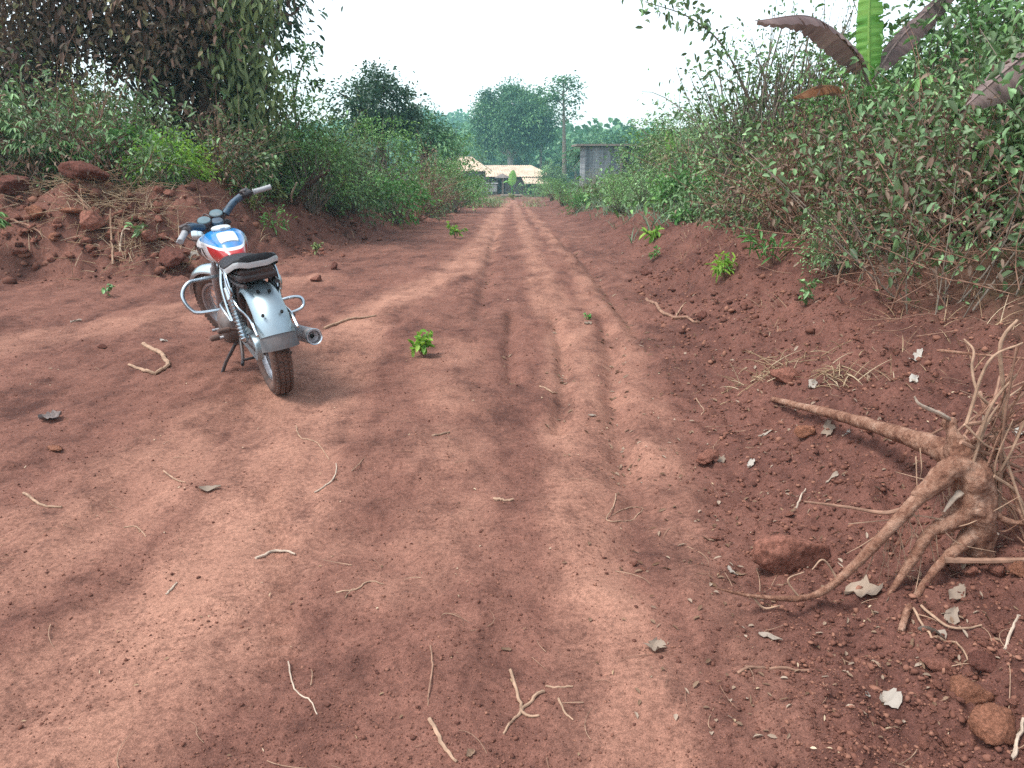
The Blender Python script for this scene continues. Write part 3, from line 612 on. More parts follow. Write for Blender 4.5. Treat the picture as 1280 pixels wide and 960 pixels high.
for i, (pp, Y, lb) in enumerate([
  (((985, 305), (1000, 270), (1012, 235), (1008, 185)), 8.0, 'pale curved bare stem at the inner side of the thicket'),
  (((935, 300), (925, 262), (905, 228), (915, 200)), 8.8, 'bare stem leaning out of the thicket towards the verge'),
  (((945, 300), (940, 250), (925, 190), (948, 140)), 8.8, 'grey bare stem forking up through the middle of the thicket'),
  (((970, 300), (962, 240), (975, 180)), 8.4, 'straight thin bare stem in the thicket'),
  (((1075, 395), (1050, 365), (1052, 335), (1075, 300)), 5.4, 'pale hooked bare stem at the foot of the brown brush'),
  (((1102, 380), (1100, 330), (1106, 290)), 5.5, 'upright brown stalk among the brown brush'),
  (((1040, 240), (1110, 265), (1200, 290)), 5.6, 'long dry stem slanting across the brown brush'),
  (((1140, 340), (1180, 355), (1230, 330), (1285, 315)), 5.0, 'thin dry stem arching low over the brush'),
 ]):
    P = [atd(x, y, Y) for x, y in pp]; g0 = P[0]; P[0] = Vector((g0.x, g0.y, min(g0.z, Hh(g0.x, g0.y) - .03)) if i != 6 else g0); bare('bare_stem', lb, P, [.011, .009, .005], 'stick' if i in (0, 4, 6) else 'bark_grey')

# ------------------------------------------------------------------ trees
def brown_tree():
    rng = np.random.RandomState(71); Y = 13.4; x0 = xat(262, Y, 1.5); root = empty('vine_hung_tree', (x0, Y, Hh(x0, Y))); b = Vector(root.location); lv = Leaves(); mb = MB(); C = []
    def P(px, py, dy=0): return np.array(atd(px, py, Y + dy) - b)
    for px, py, rr, n in ((60, -40, .75, 20), (20, 20, .6, 14), (120, -10, .7, 22), (190, -20, .7, 24), (250, -40, .8, 26), (110, 45, .35, 12), (180, 50, .4, 14), (235, 50, .5, 18), (280, 20, .5, 18), (300, -30, .5, 14), (60, 45, .35, 9), (0, 75, .4, 16), (50, 85, .4, 16), (200, 85, .3, 12), (30, 110, .4, 10), (215, 70, .3, 10)):
        C += list(P(px, py) + rng.normal(size=(n, 3)) * rr * np.array([.6, .9, .5]))
    for k in range(20): C.append(P(rng.uniform(-150, 340), rng.uniform(-330, -80), rng.uniform(-1.5, 1.5)))
    for k in range(60):                                                    # the hanging curtain
        t = rng.uniform(0, 1); C.append(P(rng.uniform(188 + 10 * t, 318 - 5 * t), 60 + 145 * t, rng.uniform(-.5, .5)))
    C = np.array(C); n = 17500; kk = rng.randint(0, len(C), n); ct = rng.normal(.42, .2, len(C)); Q = C[kk] + rng.normal(size=(n, 3)) * .22
    D = rng.normal(size=(n, 3)) * .7 + np.array([0, -.1, -.6]); N = rng.normal(size=(n, 3)) * .6 + np.array([0, -.7, .5]); s = rng.uniform(.6, 1.3, n)
    g = np.array([P(310, 100)[0]]); keep = rng.uniform(0, 1, n) < np.where(Q[:, 0] > P(300, 80)[0], .5, 1)
    lv.add(Q[keep], D[keep], N[keep], .125 * s[keep], .056 * s[keep], ct[kk][keep] + rng.normal(0, .12, keep.sum()), droop=.2)
    mb.tube([(0, 0, -.3), (.08, 0, 1.2), (-.1, .1, 2.4), (-.3, 0, 4.2)], [.24, .19, .17, .12], 10, n=5, wob=.25)
    for px, py, r in ((60, -60, .08), (140, -70, .09), (300, -80, .08), (20, 0, .05), (200, -120, .08)):
        e = Vector(P(px, py)); mb.tube([(-.1, .1, 2.2), Vector((-.1, .1, 2.2)).lerp(e, .5) + Vector((0, 0, .45)), e], [r, r * .7, r * .3], 7, n=4, wob=.2)
    mb.build('trunk', M['bark_dark'], root); lv.build('crown', M['maroon'], root)
    lv2 = Leaves(); C2 = np.array([P(rng.uniform(285, 335), rng.uniform(-20, 165), -.45) for _ in range(22)]); n = 1500; kk = rng.randint(0, len(C2), n); Q = C2[kk] + rng.normal(size=(n, 3)) * .2
    lv2.add(Q, rng.normal(size=(n, 3)) * .5 + np.array([0, -.1, -.8]), rng.normal(size=(n, 3)) * .6 + np.array([0, -.6, .5]), .17 * rng.uniform(.6, 1.3, n), .06, rng.normal(.45, .15, n)); tag(lv2.build('hanging_vine', M['olive'], root), None)
    A = np.tile([[-.1, .1, 2.2]], (80, 1)) + rng.normal(size=(80, 3)) * .2; Ce = C[rng.randint(0, len(C), 80)]; sticks_np('branch', A, (A + Ce) / 2 + np.array([0, 0, .3]), Ce, .014, M['bark_dark'], root)
    tag(root, 'large overhanging tree with purplish brown drooping leaves and a hanging curtain of vines', 'tree')
brown_tree()
def tree_at(root, px, Y, label, dz=0, cat='tree', rz=0, s=1.0, z=None):
    x = xat(px, Y, 1.0); root.location = (x, Y, (Hh(x, Y) if z is None else z) + dz); root.rotation_euler = (0, 0, rz); root.scale = (s, s, s); return tag(root, label, cat)
tree_at(proto_tree('tree', 72, 6, (0, 0, 3.9), (1.25, 1.2, 2.0), 5600, .13, .06, 'darkgreen', K=60, sig=.24, tr=.14, lob=.2), 302, 15.5, 'dark green dense tree standing behind the vine hung tree')
tree_at(proto_tree('tree', 73, 6, (0, 0, 3.2), (1.5, 1.5, 1.35), 6500, .15, .07, 'darkgreen', K=60, sig=.25, tr=.2, bm='bark_dark', lob=.22, tmu=.42), 478, 30, 'round dark tree rising above the shrubs of the bank')
tree_at(proto_tree('tree', 74, 5, (0, 0, 2.6), (1.3, 1.2, 1.0), 2600, .16, .08, 'far', K=40, sig=.24, tr=.12), 528, 36, 'smaller grey green tree half hidden behind the round dark tree')
tree_at(proto_tree('sapling', 75, 3, (.1, 0, 2.6), (.35, .3, .55), 260, .12, .06, 'teal', K=9, sig=.1, tr=.025, forks=3), 375, 15.8, 'thin sapling poking above the bank next to the dark green tree', cat='sapling')
tree_at(proto_tree('tree', 76, 15, (0, 0, 8.9), (5.9, 5.2, 6.0), 24000, .42, .22, 'far', K=95, sig=.85, tr=.5, bm='bark_pale', lob=.22, forks=9, tmu=.5), 638, 122, 'very large round tree with pale limbs behind the long tin roof')
tree_at(proto_tree('tree', 77, 9, (.5, 0, 9), (2.0, 2, 4.2), 2600, .38, .2, 'far', K=34, sig=.5, tr=.2), 676, 120, 'darker tree leaning against the very large round tree')
def tall_tree():
    rng = np.random.RandomState(78); Y = 100; x0 = xat(706, Y, 0); zb = Hh(x0, Y); root = empty('tall_thin_tree', (x0, Y, zb)); b = Vector(root.location); mb = MB(); lv = Leaves()
    top = atd(704, 100, Y) - b; mb.tube([(0, 0, -.3), (top.x * .3, 0, top.z * .4), top], [.32, .24, .08], 8, n=5)
    for px, py, rx, n in [(a_, b_, c_ * 1.1, int(d_ * 1.3)) for a_, b_, c_, d_ in ((705, 100, 1.5, 130), (690, 112, 1.2, 60), (718, 108, 1.2, 60), (683, 122, 1.4, 90), (697, 125, 1.0, 60), (716, 128, 1.1, 55), (722, 118, .7, 25), (690, 137, 1.2, 60), (712, 142, .8, 25), (722, 145, .8, 22), (705, 108, 1.6, 30))]:
        e = atd(px, py, Y) - b; s0 = Vector((top.x * e.z / top.z, 0, e.z - .8)); mb.tube([s0, s0.lerp(e, .5) + Vector((0, 0, .2)), e], [.08, .05, .02], 5)
        P = np.array(e) + rng.normal(size=(n, 3)) * np.array([rx * .55, rx * .55, .28]); lv.add(P, rng.normal(size=(n, 3)) * np.array([1, 1, .3]), rng.normal(size=(n, 3)) * .4 + np.array([0, 0, 1]), .42, .24, rng.normal(.5, .15, n))
    mb.build('trunk', M['bark_grey'], root); lv.build('crown', M['far'], root); tag(root, 'tall thin tree with flat layered branches above the roofs', 'tree')
tall_tree()
def palm(name, label, px, Y, hb, nf, L, seed, m='far', s=1.0):
    rng = np.random.RandomState(seed); x0 = xat(px, Y, 0); root = empty(name, (x0, Y, Hh(x0, Y))); mb = MB(); mb.tube([(0, 0, -.3), (0.1, 0, hb * .5), (0, 0, hb)], [.24, .2, .22], 9, n=4); mb.build('trunk', M['bark_grey'], root); lv = Leaves(); fr = MB()
    for i in range(nf):
        a = 6.28 * i / nf + rng.uniform(-.25, .25); el = rng.uniform(.05, 1.25); d = Vector((math.cos(a), math.sin(a), 0)); pts = []
        for k in range(9):
            t = k / 8; pts.append(Vector((0, 0, hb)) + d * (L * t * math.cos(el) + .12 * L * t * t) + Vector((0, 0, L * (t * math.sin(el) - .55 * t * t))))
        fr.tube(pts, [.035, .02, .008], 4); t = rng.uniform(.12, 1, 44); P = np.array([pts[0].lerp(pts[-1], 0)] * 44); idx = t * 8; lo_ = np.clip(idx.astype(int), 0, 7); A = np.array(pts); P = A[lo_] + (A[lo_ + 1] - A[lo_]) * (idx - lo_)[:, None]
        sd_ = np.array(d.cross(Vector((0, 0, 1)))); sg = np.where(np.arange(44) % 2 == 0, 1, -1)[:, None]; D = sg * sd_ + np.array(d) * .55 + np.array([0, 0, -.35])
        lv.add(P, D, np.tile([0, 0, 1.], (44, 1)), L * .26 * (1.1 - t * .6), .09, rng.normal(.4, .1) + rng.normal(0, .08, 44), droop=.3)
    fr.build('frond_rib', M['bark_grey'], root); lv.build('frond', M[m], root); return tag(root, label, 'palm')
palm('palm_tree', 'dark palm beside the block building below the tall thin tree', 738, 70, 3.2, 22, 2.7, 81)
palm('palm_tree', 'pale palm between the small house and the very large round tree', 588, 112, 3.0, 16, 3.6, 82)
palm('palm_tree', 'low bushy palm just above the roof of the small house', 575, 105, 3.6, 18, 3.4, 83)
palm('palm_tree', 'small palm peeking up behind the long tin roof', 662, 112, 1.8, 14, 3.0, 84)
for px, Y, kind, sc, lb in ((762, 96, 0, 1.0, 'rounded green tree behind the block building'), (785, 125, 1, 1.0, 'hazy tree beyond the flat roof of the block building'), (556, 130, 1, 1.0, 'hazy tree between the bank and the very large round tree'), (820, 75, 2, .8, 'grey green tree behind the large shrub at the end of the block building'), (878, 48, 2, .6, 'bluish tree top showing behind the verge shrubs'), (720, 118, 0, .9, 'green tree at the foot of the tall thin tree'), (540, 95, 2, .8, 'grey green tree beyond the end of the bank'), (600, 140, 0, 1.0, 'tree standing far behind the small house'), (690, 88, 2, .5, 'low leafy tree at the end of the long tin roof')):
    k = ('TR', kind)
    if k not in PB: PB[k] = proto_tree('tree', 90 + kind, 7, (0, 0, 4.6 - kind * .2), (3.0 + .3 * kind, 3.0, 2.6), 3600, .32, .17, 'far' if kind != 2 else 'teal', K=50, sig=.5, tr=.22); o = PB[k]
    else: o = copy_tree(PB[k])
    tree_at(o, px, Y, lb, rz=px % 6, s=sc)
# the wooded hills far off
def hill_wood():
    rng = np.random.RandomState(95); n = 1400; x = rng.uniform(-170, 150, n); y = rng.uniform(150, 400, n); z = height(x, y) + sstep((y - 130) / 260) * hill_up(x, y)
    k = np.repeat(np.arange(n), 90); hh = rng.uniform(5, 11, n); C = np.column_stack([x, y, z + hh * .55]); d = rdir(rng, len(k)); P = C[k] + d * np.column_stack([hh[k] * .5, hh[k] * .5, hh[k] * .5]) * rng.uniform(.6, 1, len(k))[:, None]
    lv = Leaves(); lv.add(P, d + rng.normal(size=d.shape) * .5, rng.normal(size=d.shape) * .5 + np.array([0, 0, 1]), 1.7, 1.2, rng.normal(.45, .15, n)[k]); tag(lv.build('forest', M['far']), 'far forest covering the hazy hills', kind='stuff')
hill_wood()

# ------------------------------------------------------------------ banana plants
def banana_leaf(mb, pts, W, seed, fold=.35, torn=.25, tint=(.35, .7), up=(0, 0, 1), stalk=.12):
    rng = np.random.RandomState(seed); c = catmull(pts, 24); n = len(c); up = Vector(up); bands = rng.uniform(tint[0], tint[1], 60); bands = .55 * bands + .45 * np.roll(bands, 1)
    def frame(i):
        d = (c[min(i + 1, n - 1)] - c[max(i - 1, 0)]).normalized(); s = d.cross(up).normalized(); return s, s.cross(d).normalized()
    mb.tv = tint[1]; mb.tube([c[i] for i in range(n)], [.016, .012, .004], 5)
    for sg in (1, -1):
        ph = rng.uniform(0, 9); prev_t = 0
        for i in range(int(n * stalk), n - 1):
            nt = rng.uniform() < torn * .6 + .03
            vs = []
            for j in (i, i + 1):
                t = (j / (n - 1) - stalk) / (1 - stalk); w_ = W * .5 * max(0., math.sin(math.pi * min(1, max(0., t)) ** .8)) ** .55 if t < .98 else .004
                w_ *= (1 + .025 * math.sin(j * .9 + ph) + .02 * math.sin(j * 2.7 + ph)) * (rng.uniform(.55, .9) if nt and j == i else 1); s, u = frame(j)
                for k in range(4):
                    f = k / 3; vs.append(c[j] + s * (sg * w_ * f * math.cos(fold * f)) - u * (w_ * math.sin(fold) * f ** 1.4) + u * (.05 * w_ * math.sin(j * 1.4 + ph) * f))
            mb.tv = float(bands[(i // 2) % 60] + rng.normal(0, .05)); mb.add(vs, [(k, k + 1, k + 5, k + 4) for k in range(3)])
def banana_plant():
    Y = 7.6; x0 = xat(1086, Y, 1.0); b = Vector((x0, Y, Hh(x0, Y))); root = empty('banana_plant', b)
    def P(px, py, dy=0): return atd(px, py, Y + dy) - b
    cr = P(1087, 108); mb = MB(); mb.tube([(0, 0, -.1), (0, 0, cr.z * .5), cr], [.09, .075, .05], 12, n=4); mb.build('stem', M['banana'], root)
    mb = MB(); banana_leaf(mb, [cr, P(1086, 60), P(1087, 0), P(1093, -75)], .30, 1, fold=.7, torn=.1, tint=(.3, .85), up=(-.55, -1, .1), stalk=.06); mb.build('leaf', M['banana'], root)
    mb = MB(); banana_leaf(mb, [cr, P(1066, 62, -.2), P(1015, 22, -.5), P(944, 26, -.9)], .36, 2, fold=.62, torn=.05, tint=(.2, .85), stalk=.12); tag(mb.build('leaf', M['banana_dry'], root), 'withered purplish leaf arching towards the track')
    mb = MB(); banana_leaf(mb, [cr, P(1120, 55, .1), P(1155, 18, .2), P(1215, -40, .3)], .30, 3, fold=.55, torn=.15, tint=(.15, .8), up=(-.5, -.6, .5)); tag(mb.build('leaf', M['banana_dry'], root), 'withered brown leaf rising away from the track')
    mb = MB(); banana_leaf(mb, [cr - Vector((0, 0, .12)), P(1055, 112, -.3), P(1025, 108, -.5), P(992, 122, -.7)], .2, 4, fold=.8, torn=.2, tint=(.2, .9), stalk=.3); tag(mb.build('leaf', M['banana_orange'], root), 'curled dead orange leaf')
    tag(root, 'banana plant with one upright green leaf and withered brown leaves', 'banana plant')
    Y2 = 5.2; x1 = xat(1345, Y2, 1.0); b2 = Vector((x1, Y2, Hh(x1, Y2))); r2 = empty('banana_plant', b2)
    def P2(px, py, dy=0): return atd(px, py, Y2 + dy) - b2
    cr2 = P2(1345, 40); mb = MB(); mb.tube([(0, 0, -.1), (0, 0, cr2.z * .5), cr2], [.09, .075, .05], 12, n=4); mb.build('stem', M['banana'], r2)
    mb = MB(); banana_leaf(mb, [cr2, P2(1310, 52, -.1), P2(1262, 84, -.2), P2(1208, 132, -.3)], .44, 6, fold=.75, torn=.05, tint=(.45, .95), up=(-.5, -.55, .6), stalk=.05); mb.build('leaf', M['banana_dry'], r2)
    mb = MB(); banana_leaf(mb, [cr2, P2(1370, -60), P2(1390, -170), P2(1400, -240)], .34, 7, fold=.5, torn=.1, tint=(.4, .8), up=(-.3, -1, .1)); mb.build('leaf', M['banana'], r2)
    tag(r2, 'banana plant whose wide brown leaf hangs into view at the top corner of the bank', 'banana plant')
    Y3 = 21; x2 = xat(838, Y3, .5); b3 = Vector((x2, Y3, Hh(x2, Y3))); r3 = empty('young_banana_plant', b3)
    def P3(px, py, dy=0): return atd(px, py, Y3 + dy) - b3
    cr3 = P3(840, 200); mb = MB(); mb.tube([(0, 0, -.1), cr3], [.06, .04], 10); mb.build('stem', M['banana'], r3)
    mb = MB(); banana_leaf(mb, [cr3, P3(838, 182), P3(834, 163)], .3, 8, fold=.4, torn=.05, tint=(.55, .9), up=(-.2, -1, .1), stalk=.1); mb.build('leaf', M['banana'], r3)
    mb = MB(); banana_leaf(mb, [cr3, P3(830, 193), P3(822, 202)], .28, 9, fold=.7, torn=.1, tint=(.6, .95)); tag(mb.build('leaf', M['straw'], r3), 'yellowed drooping leaf')
    mb = MB(); banana_leaf(mb, [cr3, P3(850, 186), P3(862, 184), P3(872, 200)], .26, 10, fold=.8, torn=.1, tint=(.4, .8)); mb.build('leaf', M['olive'], r3)
    tag(r3, 'young banana plant with one upright leaf among the verge shrubs', 'banana plant')
    Y4 = 84; x3 = xat(640, Y4, -1); b4 = Vector((x3, Y4, Hh(x3, Y4))); r4 = empty('young_banana_plant', b4); mb = MB(); mb.tube([(0, 0, 0), (0, 0, 1.0)], [.1, .06], 8); mb.build('stem', M['banana'], r4)
    mb = MB(); banana_leaf(mb, [Vector((0, 0, .8)), Vector((0, -.1, 1.7)), Vector((.15, -.2, 2.6))], .95, 11, fold=.3, torn=.0, tint=(.6, .95), up=(-.2, -1, .1)); mb.build('leaf', M['banana'], r4)
    mb = MB(); banana_leaf(mb, [Vector((0, 0, .8)), Vector((-.5, -.1, 1.5)), Vector((-1.0, -.2, 1.3))], .6, 12, fold=.5, torn=.0, tint=(.5, .85)); mb.build('leaf', M['banana'], r4)
    tag(r4, 'young banana plant with one bright leaf in front of the long tin roof', 'banana plant')
banana_plant()

# ------------------------------------------------------------------ houses
M['roof'] = simple('rusty_pink_roof', (.52, .40, .29), .7, var=.3, vscale=1.2, spec=.3); M['mudwall'] = simple('grey_mud_wall', (.17, .14, .125), .9, var=.35, vscale=2.5); M['dark'] = simple('dark_opening', (.02, .02, .02), .9, var=.1)
M['wood'] = simple('weathered_wood', (.2, .16, .13), .85, var=.3, vscale=6); M['plank'] = simple('pale_plank', (.42, .42, .40), .7, var=.2, vscale=3)
def block_mat():
    m, t, p, o = mat('grey_block_wall'); co = nd(t, 'ShaderNodeTexCoord').outputs['Object']; mp = nd(t, 'ShaderNodeMapping'); mp.inputs['Rotation'].default_value = (R(90), 0, 0); t.links.new(co, mp.inputs[0])
    b = nd(t, 'ShaderNodeTexBrick'); b.inputs['Scale'].default_value = 1; b.inputs['Brick Width'].default_value = .42; b.inputs['Row Height'].default_value = .22; b.inputs['Mortar Size'].default_value = .018
    b.inputs['Color1'].default_value = (.20, .21, .22, 1); b.inputs['Color2'].default_value = (.27, .28, .29, 1); b.inputs['Mortar'].default_value = (.33, .34, .34, 1); t.links.new(mp.outputs[0], b.inputs['Vector'])
    mp2 = nd(t, 'ShaderNodeMapping'); mp2.inputs['Scale'].default_value = (1.6, 1.6, .16); t.links.new(co, mp2.inputs[0]); st = ramp(t, tex_noise(t, mp2.outputs[0], 1.6, 5, .6), [(.42, (1, 1, 1)), (.62, (.42, .43, .46))])
    t.links.new(mixc(t, 1, b.outputs[0], st, 'MULTIPLY'), p.inputs['Base Color']); p.inputs['Roughness'].default_value = .92; return m
M['block'] = block_mat()
def corrugated(mb, a, b, c, d, n=40, amp=.03, thick=.02):        # quad a-b along the ridge, d-c along the eave
    a, b, c, d = [Vector(q) for q in (a, b, c, d)]; nn = (b - a).cross(d - a).normalized(); top = []; bot = []
    for i in range(n + 1):
        t = i / n; o = nn * (amp * (1 if i % 2 else -1)); top.append((a.lerp(b, t) + o, d.lerp(c, t) + o))
    vs = [q for e in top for q in e] + [q - nn * thick for e in top for q in e]; k = 2 * (n + 1); fs = []
    for i in range(n): fs += [(2 * i, 2 * i + 1, 2 * i + 3, 2 * i + 2), (k + 2 * i, k + 2 * i + 2, k + 2 * i + 3, k + 2 * i + 1), (2 * i + 1, k + 2 * i + 1, k + 2 * i + 3, 2 * i + 3), (2 * i, 2 * i + 2, k + 2 * i + 2, k + 2 * i)]
    mb.add(vs, fs)
def house_long():
    Y = 95; b = Vector((xat(645, Y, -2), Y, Hh(xat(645, Y, -2), Y))); root = empty('long_house', b)
    def P(px, py, dy=0): return atd(px, py, Y + dy) - b
    zr = P(640, 207).z; ze = P(640, 221).z; x0 = P(604, 210).x; x1 = P(664, 210).x; x2 = P(694, 220).x; D = 3.2
    mb = MB(); corrugated(mb, (x0, D, zr), (x1, D, zr), (x2, 0, ze), (x0 - .2, 0, ze), 46); corrugated(mb, (x1, D, zr), (x0, D, zr), (x0 - .2, 2 * D, ze), (x2, 2 * D, ze), 46)
    mb.add([(x1, D, zr), (x2, 2 * D, ze), (x2, 0, ze), (x1, D, zr - .02), (x2, 2 * D, ze - .02), (x2, 0, ze - .02)], [(0, 2, 1), (3, 4, 5)]); mb.build('roof', M['roof'], root, smooth=False)
    mb = MB(); mb.box(((x0 + x2 - 1.2) / 2 + .2, D + .2, (ze - .1) / 2), (x2 - x0 - 1.6, 2 * D - 1.2, ze - .1 + .3)); mb.build('wall', M['mudwall'], root, smooth=False)
    for f in (.25, .62): mb = MB(); mb.box((x0 + (x2 - x0) * f, .78, .85), (.85, .06, 1.7)); mb.build('door', M['dark'], root, smooth=False)
    mb = MB(); xa, xb = P(652, 224).x, P(690, 224).x; z1, z2 = ze - .12, P(660, 228).z - .1; corrugated(mb, (xa, -.2, z1), (xb - .5, -.2, z1), (xb, -2.2, z2), (xa + .3, -2.2, z2), 26); mb.build('porch_roof', M['roof'], root, smooth=False)
    for xx in (xa + .5, (xa + xb) / 2, xb - .5): mb = MB(); mb.tube([(xx, -2.0, -.4), (xx, -2.0, z2)], .06, 6); mb.build('post', M['wood'], root)
    for xx in (x0 + .6, x0 + 2.4): mb = MB(); mb.tube([(xx, .1, -.4), (xx, .1, ze)], .06, 6); mb.build('post', M['wood'], root)
    tag(root, 'long low house with a pale pinkish tin roof and a porch', 'house')
    Y = 88; b = Vector((xat(588, Y, -2), Y, Hh(xat(588, Y, -2), Y))); root = empty('small_house', b)
    zr = P(580, 194).z; ze = P(600, 214).z; xr = P(570, 195).x; xe = P(610, 213).x; mb = MB()
    b0 = b
    def Q(px, py): return atd(px, py, Y) - b0
    zr = Q(572, 191).z; ze = Q(600, 211).z; xr = Q(572, 195).x; xe = Q(611, 213).x
    xl, x1, xe = Q(556, 213).x, Q(588, 195).x, Q(613, 214).x; zr, ze = Q(585, 196).z, Q(600, 214).z; D = 2.8
    corrugated(mb, (xl, D, zr), (x1, D, zr), (xe, 0, ze), (xl, 0, ze), 34); corrugated(mb, (x1, D, zr), (xl, D, zr), (xl, 2 * D, ze), (xe, 2 * D, ze), 34)
    mb.add([(x1, D, zr), (xe, 2 * D, ze), (xe, 0, ze), (x1, D, zr - .03), (xe, 2 * D, ze - .03), (xe, 0, ze - .03)], [(0, 2, 1), (3, 4, 5)]); mb.build('roof', M['roof'], root, smooth=False)
    mb = MB(); mb.box(((xl + xe) / 2 - .2, D, (ze - .1) / 2), (xe - xl - 1.0, 2 * D - 1.2, ze - .1 + .3)); mb.build('wall', M['mudwall'], root, smooth=False)
    mb = MB(); mb.box((xe - 1.7, .57, .85), (.8, .06, 1.7)); mb.build('door', M['dark'], root, smooth=False)
    tag(root, 'small house with a pinkish hipped roof at the end of the shrub bank', 'house')
    Y = 80; bx = xat(615, Y, -2); b1 = Vector((bx, Y, Hh(bx, Y))); root = empty('wooden_stall', b1); mb = MB(); w_ = 1.0
    for i in range(4): mb.box((0, -.42, .52 + i * .17), (w_, .04, .15))
    mb.build('front_board', M['plank'], root, smooth=False); mb = MB(); mb.box((0, 0, 1.22), (w_ + .25, 1.1, .05)); mb.build('top', M['plank'], root, smooth=False)
    for sx in (-.42, .42):
        for sy in (-.36, .36): mb = MB(); mb.box((sx, sy, .58), (.07, .07, 1.2)); mb.build('leg', M['wood'], root, smooth=False)
    tag(root, 'small grey wooden stall standing before the houses', 'stall')
    Y = 78; bx = xat(628, Y, -2); b1 = Vector((bx, Y, Hh(bx, Y))); root = empty('thatch_shade', b1); mb = MB(); mb.tube([(0, 0, -.2), (0, 0, 2.0)], .06, 7); mb.build('post', M['wood'], root)
    mb = MB(); mb.lathe((0, 0, 1.75), (0, 0, 1), [(0, .75), (.12, .62), (.38, .08), (.42, .01)], 14, True); mb.build('cover', M['mudwall'], root); tag(root, 'single post with a small thatched cover in front of the long house', 'shade')
    mb = MB(); a, c = atd(626, 241, 72), atd(652, 241, 72); a.z = Hh(a.x, a.y) + .12; c.z = Hh(c.x, c.y) + .12; mb.tube([a, c], .12, 8, wob=.2); tag(mb.build('log', M['bark_grey']), 'log lying across the far end of the track', 'log')
house_long()
def block_building():
    Y = 58; b = Vector((xat(752, Y, 0), Y, Hh(xat(752, Y, 0), Y))); root = empty('block_building', b)
    def P(px, py, dy=0): return atd(px, py, Y + dy) - b
    x0, x1, x2 = P(731, 200).x, P(775, 200).x, P(800, 200).x; zt = P(750, 183).z; mb = MB(); mb.box(((x0 + x1) / 2, 2, zt / 2 - .2), (x1 - x0, 4, zt + .4)); mb.build('wall', M['block'], root, smooth=False)
    mb = MB(); mb.box(((x1 + x2) / 2 + .5, 3.0, zt / 2 - .2), (x2 - x1 + 1, 3.4, zt + .4)); mb.build('wall', M['block'], root, smooth=False)
    mb = MB(); mb.box(((x0 + x2) / 2 + .2, 2.1, zt + .1), (x2 - x0 + 1.7, 5.0, .14)); mb.build('roof', M['wood'], root, smooth=False)
    mb = MB(); mb.box((x1 + .09, .35, zt / 2), (.2, .7, zt - .02)); mb.build('pillar', M['wood'], root, smooth=False)
    mb = MB(); mb.box(((x1 + x2) / 2, 1.28, zt - 1.2), (.5, .05, .8)); mb.build('window', M['dark'], root, smooth=False)
    tag(root, 'unplastered grey block building with a flat roof behind the shrubs', 'building')
block_building()

# ------------------------------------------------------------------ motorcycle (local axes: X forward, Y to its left side, Z up)
def chrome(name, col, rough, dust_amt): return simple(name, col, rough, 1.0, var=.1, vscale=18, dust=(.26, .14, .10), dust_amt=dust_amt)
M['chrome'] = chrome('dusty_chrome', (.52, .62, .67), .22, .14); M['trim'] = simple('silver_trim', (.50, .55, .57), .35, .25, var=.12, vscale=20, dust=(.3, .2, .15), dust_amt=.1); M['steel'] = chrome('dull_steel', (.45, .46, .48), .42, .3)
M['fender_metal'] = simple('silver_fender', (.33, .42, .46), .40, .75, var=.1, vscale=7, dust=(.30, .17, .12), dust_amt=.18)
M['black'] = simple('black_paint', (.018, .02, .024), .38, var=.3, vscale=20, dust=(.17, .085, .062), dust_amt=.32)
M['vinyl'] = simple('black_vinyl', (.016, .018, .021), .6, var=.2, vscale=30, dust=(.10, .06, .05), dust_amt=.1, bumpd=.0008, spec=.25)
M['rubber'] = simple('tyre_rubber', (.035, .031, .030), .85, var=.3, vscale=25, dust=(.20, .105, .075), dust_amt=.75)
M['flap'] = simple('grey_rubber_flap', (.12, .125, .13), .6, var=.25, vscale=18, dust=(.22, .13, .1), dust_amt=.3)
M['engine'] = simple('grimy_alloy', (.16, .15, .145), .5, .7, var=.35, vscale=22, dust=(.17, .085, .06), dust_amt=.5)
M['grip'] = simple('grey_grip', (.30, .31, .32), .5, var=.25, vscale=60, dust=(.25, .15, .11), dust_amt=.15)
M['sleeve'] = simple('dark_blue_sleeve', (.022, .06, .10), .55, var=.4, vscale=40, dust=(.15, .12, .11), dust_amt=.2, bumpd=.002)
M['white'] = simple('white_panel', (.55, .62, .64), .35, var=.06, vscale=20, dust=(.35, .22, .17), dust_amt=.12)
M['blackink'] = simple('black_letter', (.012, .012, .014), .4, var=.1)
M['hole'] = simple('dark_hole', (.008, .008, .008), .9, var=.1)
M['glass'] = simple('dial_glass', (.09, .15, .17), .3, var=.15, vscale=30, dust=(.3, .2, .16), dust_amt=.15)
